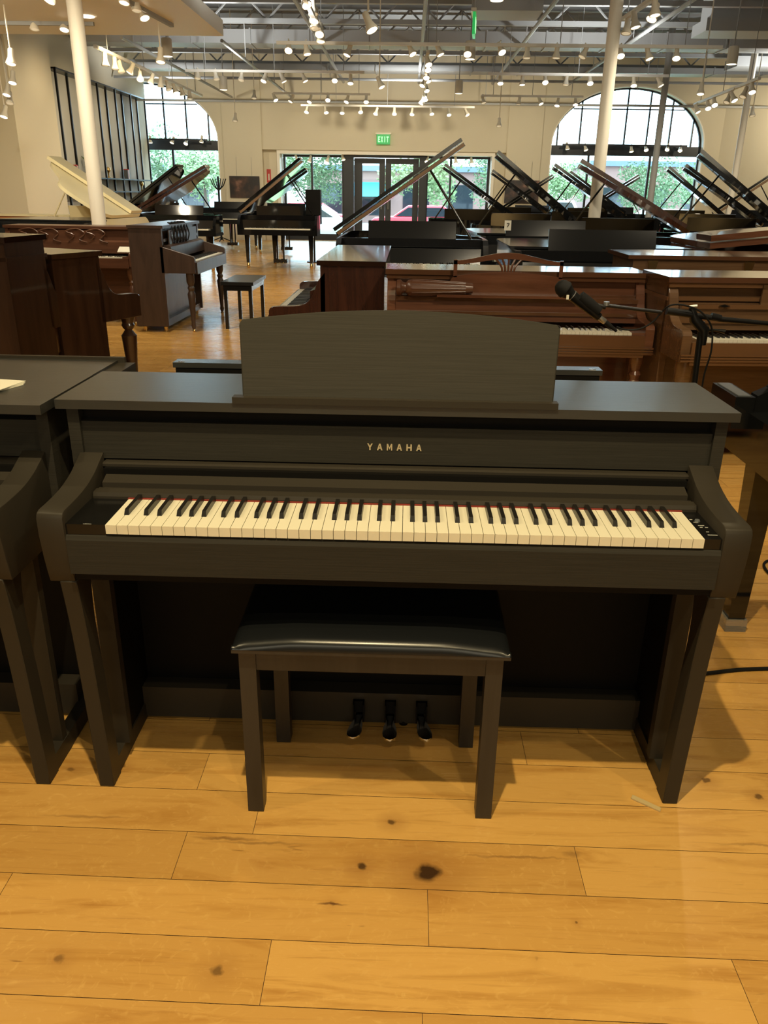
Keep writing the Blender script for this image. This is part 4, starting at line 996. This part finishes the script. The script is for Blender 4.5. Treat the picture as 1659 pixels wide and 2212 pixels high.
# ------------------------------------------------------------------ track lights
ORD = ['first', 'second', 'third', 'fourth', 'fifth', 'sixth', 'seventh', 'eighth', 'ninth', 'tenth', 'eleventh', 'twelfth', 'thirteenth', 'fourteenth']
def mesh_of(mb, name, m, smooth=True):
    me = bpy.data.meshes.new(name); mb.b.to_mesh(me); mb.b.free(); me.materials.append(m)
    for p in me.polygons: p.use_smooth = smooth
    try: me.set_sharp_from_angle(angle=.7)
    except Exception: pass
    return me
HEAD = mesh_of(MB().lathe([(.024, .19), (.034, .18), (.036, .10), (.040, .075), (.058, .03), (.064, .012), (.064, 0), (.056, 0), (.050, .02), (.03, .05), (0, .055)], seg=18), 'head', M['lamp'])
LENS = {k: mesh_of(MB().lathe([(0, -.004), (.040, -.001), (.055, .008), (.05, .016), (0, .018)], seg=18), 'lens', M[n]) for k, n in (('on', 'lens'), ('dim', 'lens_dim'), ('off', 'lens_off'))}
def lamp(label, px, py, Y, zr, tilt=(0, 0), state='dim', group=None, nm='track_spotlight'):
    """px,py: picture position of the lens; the lamp hangs from the rail at height zr"""
    p = at(px, py, Y); t = thing(nm, label, 'spotlight', (p.x, p.y, p.z), 0, group)
    h = link('head', HEAD, t); l = link('lens', LENS[state], t)
    d = Vector((math.sin(tilt[0]), math.sin(tilt[1]), 1)).normalized()     # direction of the back of the lamp
    q = Vector((0, 0, 1)).rotation_difference(d).to_euler(); h.rotation_euler = q; l.rotation_euler = q
    b = d*.17; top = zr-p.z
    if True: MB().tube([b, (b.x*.6, b.y*.6, b.z+.03), (b.x*.5, b.y*.5, max(top, b.z+.045))], .010, 6).build('stem', M['lamp'], t)
    return t
def rail(label, p0, p1, wd=.05, hh=.045, m=None, wall=False):
    p0, p1 = Vector(p0), Vector(p1); d = (p1-p0).normalized(); s = Vector((-d.y, d.x, 0)).normalized()*wd/2
    b = MB(); c = [p0-s, p0+s, p1+s, p1-s]; lo = [b.b.verts.new(v) for v in c]; hi = [b.b.verts.new(v+Vector((0, 0, hh))) for v in c]
    b.b.faces.new(lo[::-1]); b.b.faces.new(hi)
    for i in range(4): b.b.faces.new((lo[i], lo[(i+1) % 4], hi[(i+1) % 4], hi[i]))
    t = thing('lighting_rail', label, 'lighting rail', (0, 0, 0)); b.build('track', m or M['rail'], t)
    n = max(2, int((p1-p0).length/2)); h = MB()
    zt = ZC if not (p0.x < -2.7 and p0.y < 11.5) else 3.42
    if wall:
        h.b.free()
        for q in (p0.lerp(p1, .1), p0.lerp(p1, .9)): MB().tube([q+Vector((0, .02, .02)), q+Vector((0, .30, .02))], .012, 6).build('bracket', M['frame'], t)
    elif zt-p0.z > .1:
        h.b.free()
        for i in range(n+1):
            q = p0.lerp(p1, (i+.3)/(n+.6)); MB().tube([q+Vector((0, 0, hh)), (q.x, q.y, zt-.001)], .007, 5).build('hanging_rod', M['steelbeam'], t)
    else: h.b.free()
r_ = random.Random(11)
def on_rail(p0, p1):
    p0, p1 = Vector(p0), Vector(p1)
    if p0.y > p1.y: p0, p1 = p1, p0
    def f(px, py):
        best = None
        for i in range(401):
            t = -.02+1.04*i/400; q = p0.lerp(p1, t); e = abs(at(px, py, q.y).x-q.x)
            if best is None or e < best[0]: best = (e, q.y)
        return best[1]
    return f
def row(desc, pts, Y, zr, rtilt=.35, yt=-.25):
    for i, q in enumerate(pts):
        px, py, st = q[:3]; Yy = Y if not callable(Y) else Y(px, py)
        tx = q[3] if len(q) > 3 else r_.uniform(-rtilt, rtilt)
        ty = q[4] if len(q) > 4 else (.9 if st == 'on' else r_.uniform(.0, .5))
        lamp('white track spotlight, %s %s' % (ORD[i], desc), px, py, Yy, zr if not callable(zr) else zr(Yy), (tx, ty), st, 'spotlights: '+desc)
z1 = at(600, 96, 12.3).z
rail('long white rail across the ceiling, nearest of the cross rails', (at(597, 85, 12.3).x, 12.3, z1), (at(1560, 105, 12.3).x, 12.3, z1))
row('from the left on the nearest cross rail', [(623, 110, 'on', 0, 1.1), (664, 118, 'dim', -.2), (749, 120, 'dim', .4), (892, 118, 'dim', -.5), (952, 119, 'dim', -.45), (1010, 118, 'on', 0, 1.0), (1085, 114, 'on', -.4, .8), (1138, 126, 'off', 0, .1), (1201, 126, 'off', .05, .1), (1257, 124, 'off', .5, .2), (1341, 122, 'on', 0, .8), (1403, 128, 'dim', -.3, .3), (1461, 127, 'on', .1, .6)], 12.3, z1)
z2 = at(670, 158, 16.3).z
rail('short white rail in the middle row, left half', (at(400, 150, 16.3).x, 16.3, z2), (at(787, 155, 16.3).x, 16.3, z2))
rail('short white rail in the middle row, right half', (at(1055, 155, 16.3).x, 16.3, z2), (at(1445, 160, 16.3).x, 16.3, z2))
row('from the left on the middle row left rail', [(427, 170, 'off'), (468, 172, 'off'), (521, 174, 'off'), (569, 176, 'on', .3, .5), (614, 177, 'dim', -.5), (660, 176, 'dim', -.5), (723, 175, 'on', 0, .9), (757, 181, 'on', 0, .4)], 16.3, z2)
row('from the left on the middle row right rail', [(1081, 181, 'on', 0, .5), (1128, 184, 'dim', 0, .2), (1178, 179, 'on', 0, .9), (1222, 184, 'off', .1, .2), (1275, 181, 'on', 0, .8), (1369, 186, 'on', 0, .5), (1428, 186, 'dim', -.5, .3)], 16.3, z2)
z3 = at(700, 205, 19.6).z
rail('white rail of the third cross row, left', (at(590, 202, 19.6).x, 19.6, z3), (at(800, 205, 19.6).x, 19.6, z3))
rail('white rail of the third cross row, right', (at(1040, 206, 19.6).x, 19.6, z3), (at(1260, 209, 19.6).x, 19.6, z3))
row('from the left on the third row left rail', [(596, 217, 'on', -.5, .4), (627, 220, 'dim', .5, .4), (668, 221, 'on', .3, .5), (708, 217, 'on', 0, 1), (748, 221, 'on', .3, .5), (791, 221, 'on', 0, .7)], 19.6, z3)
row('from the left on the third row right rail', [(1045, 223, 'off'), (1120, 226, 'off'), (1169, 225, 'dim', -.4), (1203, 229, 'on', .2, .4), (1243, 227, 'on', 0, .5)], 19.6, z3)
z4 = at(800, 231, 21.6).z
rail('white rail of the rearmost cross row above the entrance', (at(650, 228, 21.6).x, 21.6, z4), (at(1025, 233, 21.6).x, 21.6, z4))
row('from the left on the rearmost row above the EXIT sign', [(662, 243, 'on', .2, .6), (705, 244, 'on', -.2, .6), (739, 245, 'on', 0, .6), (779, 243, 'on', -.1, .8), (811, 247, 'on', .3, .5), (852, 247, 'on', 0, .6), (890, 248, 'on', .1, .6), (933, 247, 'on', -.2, .6), (970, 249, 'on', -.1, .6), (1010, 249, 'dim', -.5, .5)], 21.6, z4)
ZL = 3.45
rail('white rail running lengthwise above the entrance axis', (.27, 13.0, ZL), (.33, 20.9, ZL))
row('from the front on the lengthwise centre rail', [(926, 141, 'on', -.3, .7), (925, 152, 'on', -.2, .8), (921, 169, 'on', 0, .9), (926, 177, 'dim', -.4, .5), (912, 186, 'on', .4, .5), (922, 197, 'on', -.2, .7), (917, 211, 'on', 0, .8), (919, 216, 'on', 0, .8), (909, 224, 'dim', .5, .4)], lambda x, y: 13.2+(y-141)*.088, ZL+.03)
pl = atz(205, 103, 3.4); pm = atz(436, 209, 3.4)
rail('pale rail running lengthwise along the left shelving', (pl.x, pl.y, 3.4), (pm.x, pm.y, 3.4))
def yl(x, y): 
    t_ = (x-205)/(430-205); a = 1/(pl.y+1.56); b = 1/(pm.y+1.56); return 1/(a+(b-a)*min(1.0, t_+.02))-1.56
row('from the front on the left lengthwise rail', [(228, 142, 'off', .0, .1), (249, 150, 'off', 0, .1), (263, 157, 'off', -.2, .1), (279, 158, 'dim', .6, .3), (303, 172, 'on', -.2, .9), (325, 180, 'dim'), (347, 188, 'off'), (365, 194, 'off'), (380, 200, 'dim'), (395, 206, 'off'), (410, 214, 'off')], on_rail((pl.x, pl.y, 3.4), (pm.x, pm.y, 3.4)), 3.42)
pl2 = atz(652, -12, 3.4); pm2 = atz(698, 82, 3.4)
rail('white rail at the top edge running lengthwise left of centre', (pl2.x, pl2.y, 3.4), (pm2.x, pm2.y, 3.4))
row('from the front on the top-edge lengthwise rail', [(663, 12, 'on', -.5, .7), (677, 32, 'off', -.1, .3), (678, 47, 'dim', .1, .5), (680, 62, 'off', 0, .3), (690, 75, 'on', 0, .8), (693, 91, 'dim', 0, .2)], on_rail(pl2, pm2), 3.42)
pr0 = atz(1425, -8, 3.4); pr1 = atz(1347, 45, 3.4)
rail('white rail beside the top of the right white column', (pr0.x, pr0.y, 3.4), (pr1.x, pr1.y, 3.4))
row('from the front by the top of the right column', [(1415, 34, 'dim', -.1, .2), (1407, 42, 'on', .4, .4), (1373, 60, 'dim', -.2, .2), (1352, 73, 'off', .1, .2)], on_rail(pr0, pr1), 3.42)
q0 = atz(1500, 228, 3.2); q1 = atz(1640, 172, 3.2)
rail('white rail running back on the far right', (q1.x, q1.y, 3.2), (q0.x, q0.y, 3.2))
row('from the left on the far right rail', [(1508, 243, 'dim', -.4, .5), (1530, 235, 'on', 0, .8), (1544, 228, 'on', 0, .9), (1569, 222, 'off', .4, .3), (1587, 218, 'on', -.4, .6), (1604, 210, 'off', .4, .3), (1625, 200, 'on', 0, .6)], on_rail(q0, q1), 3.22)
# lamps below the low ceiling slab
rail('black rail under the low white ceiling, running back', (atz(250, -5, 3.37).x, atz(250, -5, 3.37).y, 3.375), (atz(372, 60, 3.37).x, atz(372, 60, 3.37).y, 3.375), m=M['steelbeam'])
row('from the front on the black rail under the low ceiling', [(268, 7, 'dim', .1, .3), (295, 24, 'off', 0, .2), (313, 40, 'on', -.4, .4)], lambda x, y: atz(x, y-8, 3.37).y, 3.38)
rail('black rail under the low white ceiling, running across', (-6.6, atz(100, 56, 3.37).y, 3.375), (atz(205, 58, 3.37).x, atz(100, 56, 3.37).y, 3.375), m=M['steelbeam'])
row('from the left on the cross rail under the low ceiling', [(75, 64, 'off', .0, .2), (139, 65, 'on', 0, .4)], lambda x, y: atz(100, 56, 3.37).y, 3.38)
for i, (px, py, Y, st, lab) in enumerate(((106, 3, 8.0, 'on', 'lit spotlight at the top left corner under the low ceiling'), (27, 180, 12.0, 'on', 'lit spotlight at the left edge, upper of four'), (14, 206, 12.2, 'on', 'lit spotlight at the left edge, second of four'), (21, 224, 12.4, 'off', 'unlit spotlight at the left edge, third of four'), (8, 253, 12.6, 'on', 'lit spotlight at the left edge, lowest of four'))):
    lamp(lab, px, py, Y, 3.42 if Y < 11.5 else ZC, (r_.uniform(-.5, .5), .4), st)
# lamps hanging on long stems
for px, py, Y, st, tx, lab in ((804, 66, 7.6, 'on', -.5, 'large spotlight on a long stem, top centre'), (825, 189, 13.5, 'dim', -.5, 'stemmed spotlight below the nearest cross rail, centre'), (24, 139, 9.5, 'dim', 0, 'stemmed spotlight at the upper left edge'),
                           (347, 135, 10.2, 'dim', 0, 'stemmed spotlight by the low ceiling corner'), (508, 262, 19.0, 'off', 0, 'small stemmed spotlight left of the entrance'), (1078, 273, 19.0, 'off', 0, 'small stemmed spotlight right of the entrance'),
                           (1513, 204, 13.0, 'dim', .1, 'stemmed spotlight right of the right column'), (1625, 251, 17.5, 'off', 0, 'stemmed spotlight at the far right wall'), (549, 213, 19.5, 'off', 0, 'small unlit spotlight before the back wall left')):
    lamp(lab, px, py, Y, 3.42 if (px < 400 and Y < 11.5) else ZC, (tx, .3), st, nm='pendant_spotlight')
# lamps on the bands below the arches and in the entrance
for gname, zz, YY, lst in (('on the band of the left arched window', 2.66, WY-.1, [(325, 309), (371, 309), (401, 311), (435, 308)]), ('on the band of the right arched window', 2.66, WY-.1, [(1226, 323), (1266, 325), (1364, 328), (1396, 325), (1441, 324), (1469, 326)]),
                         ('under the entrance soffit', 2.359, WY+.3, [(643, 349), (668, 350), (706, 350), (742, 346), (922, 350), (985, 352), (1019, 354)])):
    xa, xb = at(lst[0][0]-12, lst[0][1], YY).x, at(lst[-1][0]+14, lst[-1][1], YY).x
    if zz > 2.5: rail('dark lamp bar '+gname, (xa, YY, zz), (xb, YY, zz), m=M['frame'], wall=True)
    row('from the left '+gname, [(a, b, 'on' if (a in (401, 1396, 1469, 1441, 922)) else 'dim') for a, b in lst], YY, zz)
# cylinder downlights
for px, py, Y, lab in ((362, 122, 13.0, 'white cylinder downlight by the low ceiling corner'), (1015, 128, 13.2, 'white cylinder downlight over the nearest cross rail'), (1580, 139, 13.4, 'white cylinder downlight at the upper right'), (483, 194, 17.5, 'small cylinder downlight above the left wall picture'), (991, 202, 18.2, 'small cylinder downlight over the right entrance window'), (1073, 1, 9.5, 'round downlight cut by the top edge'), (1071, 130, 17, 'unused'), (806, 93, 15, 'unused')):
    if lab == 'unused': continue
    p = at(px, py, Y); t = thing('cylinder_downlight', lab, 'ceiling light', p)
    MB().lathe([(.085, 0), (.085, .24), (.07, .26), (0, .261)], seg=20).build('housing', M['lamp'], t, True)
    MB().lathe([(0, -.006), (.075, -.004), (.075, .004), (0, .005)], seg=20).build('lens', M['lens_dim'], t, True)
    MB().tube([(0, 0, .26), (0, 0, (3.42 if (p.x < -2.7 and p.y < 11.5) else ZC)-p.z-.001)], .01, 6).build('stem', M['steelbeam'], t)
p = atz(188, 36, 3.415); t = thing('recessed_downlight', 'recessed downlight in the low white ceiling right of the left column', 'ceiling light', p); MB().lathe([(.09, -.004), (.09, .004)], seg=20).build('lens', M['lens'], t)

# ------------------------------------------------------------------ outside
GZ = -.6
mb = MB(); mb.box(-60, 70, WY+.4, 90, GZ-.3, GZ); tag(mb.build('ground', M['asphalt']), kind='structure')
mb = MB(); mb.box(-60, 70, WY+.4, 27.5, GZ, GZ+.12); tag(mb.build('sidewalk', M['concrete']), kind='structure')
mb = MB(); mb.box(-60, 70, 28.5, 32.0, GZ, GZ+.10); tag(mb.build('lawn', M['grass']), 'strip of grass between the pavement and the parked cars', 'grass', kind='stuff')
def tree_meshes(seed, R, H, m):
    rn = random.Random(seed); b = MB(); lobes = [(Vector((rn.uniform(-.55, .55)*R, rn.uniform(-.4, .4)*R, rn.uniform(.25, .95)*H)), rn.uniform(.35, .6)*R) for _ in range(14)]
    for _ in range(3400):
        c, r = rn.choice(lobes); v = Vector((rn.gauss(0, 1), rn.gauss(0, 1), rn.gauss(0, 1))).normalized()*r*rn.uniform(.6, 1.05); p = c+v
        u = Vector((rn.gauss(0, 1), rn.gauss(0, 1), rn.gauss(0, 1))).normalized(); w_ = u.orthogonal().normalized(); s = rn.uniform(.07, .15)
        vs = [b.b.verts.new(p+a) for a in (u*s, w_*s*.6, -u*s, -w_*s*.6)]; b.b.faces.new(vs)
    return mesh_of(b, 'crown', m, False)
cr = [tree_meshes(1, 2.6, 4.6, M['leaf']), tree_meshes(2, 2.4, 4.2, M['leaf2']), tree_meshes(5, 2.8, 4.4, M['leaf'])]
tr = mesh_of(MB().tube([(0, 0, 0), (.05, 0, 1.6), (0, .05, 3.2)], [.13, .10, .06], 8), 'trunk', M['bark'])
for i, (x, y, s, k) in enumerate(((-15.8, 50, 1.0, 0), (-10.8, 43.5, .92, 1), (-7.6, 50, .98, 1), (-4.8, 43.8, .86, 0), (.5, 43.6, .86, 1), (4.9, 44.0, .88, 0), (9.2, 48.5, .76, 1), (12.6, 43.5, .68, 2), (16.8, 48, .74, 1), (21.2, 43.5, .84, 2), (-20.8, 44, 1.0, 2), (26.4, 49, .9, 0))):
    t = thing('tree', 'leafy green tree outside, %s from the left beyond the windows' % ['second', 'third', 'fourth', 'fifth', 'sixth', 'seventh', 'eighth', 'ninth', 'tenth', 'eleventh', 'first', 'twelfth'][i], 'tree', (x, y, GZ), i*1.3, 'trees outside the windows')
    s *= 1.06; t.scale = (s, s, s*.80); c = link('crown', cr[k], t); c.location = (0, 0, 1.4); link('trunk', tr, t)
def car(label, x, y, m, rz=0, van=False):
    t = thing('car', label, 'car', (x, y, GZ), rz)
    H = 1.75 if van else 1.45
    body = [(-2.2, .35), (-2.2, .80), (-2.05, .92), (-1.3, .98), (1.5, 1.0), (2.15, .92), (2.25, .65), (2.2, .35)]
    if van: body = [(p[0], p[1]+.12) for p in body]
    MB().prism(body, 'y', -.88, .88).bev(.05, 2).build('body', m, t, True)
    z0 = .97+(.12 if van else 0)
    MB().prism([(-1.25, z0), (-.55, H), (1.0 if not van else 1.6, H), (1.75 if not van else 2.0, z0)], 'y', -.78, .78).bev(.05, 2).build('cabin', m, t, True)
    MB().prism([(-1.1, z0+.03), (-.55, H-.08), (.95 if not van else 1.5, H-.08), (1.55 if not van else 1.85, z0+.03)], 'y', -.79, .79).build('side_window', M['tint'], t)
    for wx in (-1.4, 1.4):
        for wy in (-.80, .62): MB().lathe([(.33, 0), (.33, .2)], (wx, wy, .33), ax='y', seg=18).build('wheel', M['rubber'], t, True)
car('red car parked outside, seen through the entrance doors', .55, 36.5, M['carred'])
car('second red car parked one row further back, mostly behind the door frame', -5.2, 39.6, M['carred'])
car('silver car parked outside beyond the left entrance window', -4.6, 33.6, M['carsilver'])
car('white van parked outside beyond the right entrance window', 5.6, 36.5, M['carwhite'], van=True)
car('dark car parked outside at the left of the entrance', -11.4, 36.4, M['cargrey'])
car('silver car parked outside under the right arched window', 11.2, 36.6, M['carsilver'])
def building(label, x0, x1, y, h, m, roof, awn=None):
    t = thing('building', label, 'building', ((x0+x1)/2, y, GZ)); w2 = (x1-x0)/2
    MB().box(-w2, w2, 0, 8, 0, h).build('wall', m, t); MB().box(-w2-.3, w2+.3, -.3, 8.3, h, h+.35).build('roof', roof, t)
    n = max(2, int(w2*2/3))
    for i in range(n):
        x = -w2+(i+.5)*2*w2/n; f = MB().box(x-.9, x+.9, -.05, 0, .5, 2.5).build('window', M['tint'], t)
    if awn: 
        for a, b, m2, z in awn: MB().prism([(-1.0, z), (0, z+.9), (0, z)], 'x', a, b).build('awning', m2, t)
building('low brick shop with turquoise awning across the parking lot', -7, 8, 57, 3.3, M['brick'], M['roofblue'], [(-4.4, -1.7, M['awn'], 1.7)])
building('pinkish building with a blue roof beyond the right arched window', 13, 34, 60, 3.9, M['brick'], M['roofblue'])
building('building with dark red awning beyond the left arched window', -30, -13, 57, 3.2, M['concrete'], M['roofblue'], [(4.4, 6.6, M['awnred'], 1.8)])
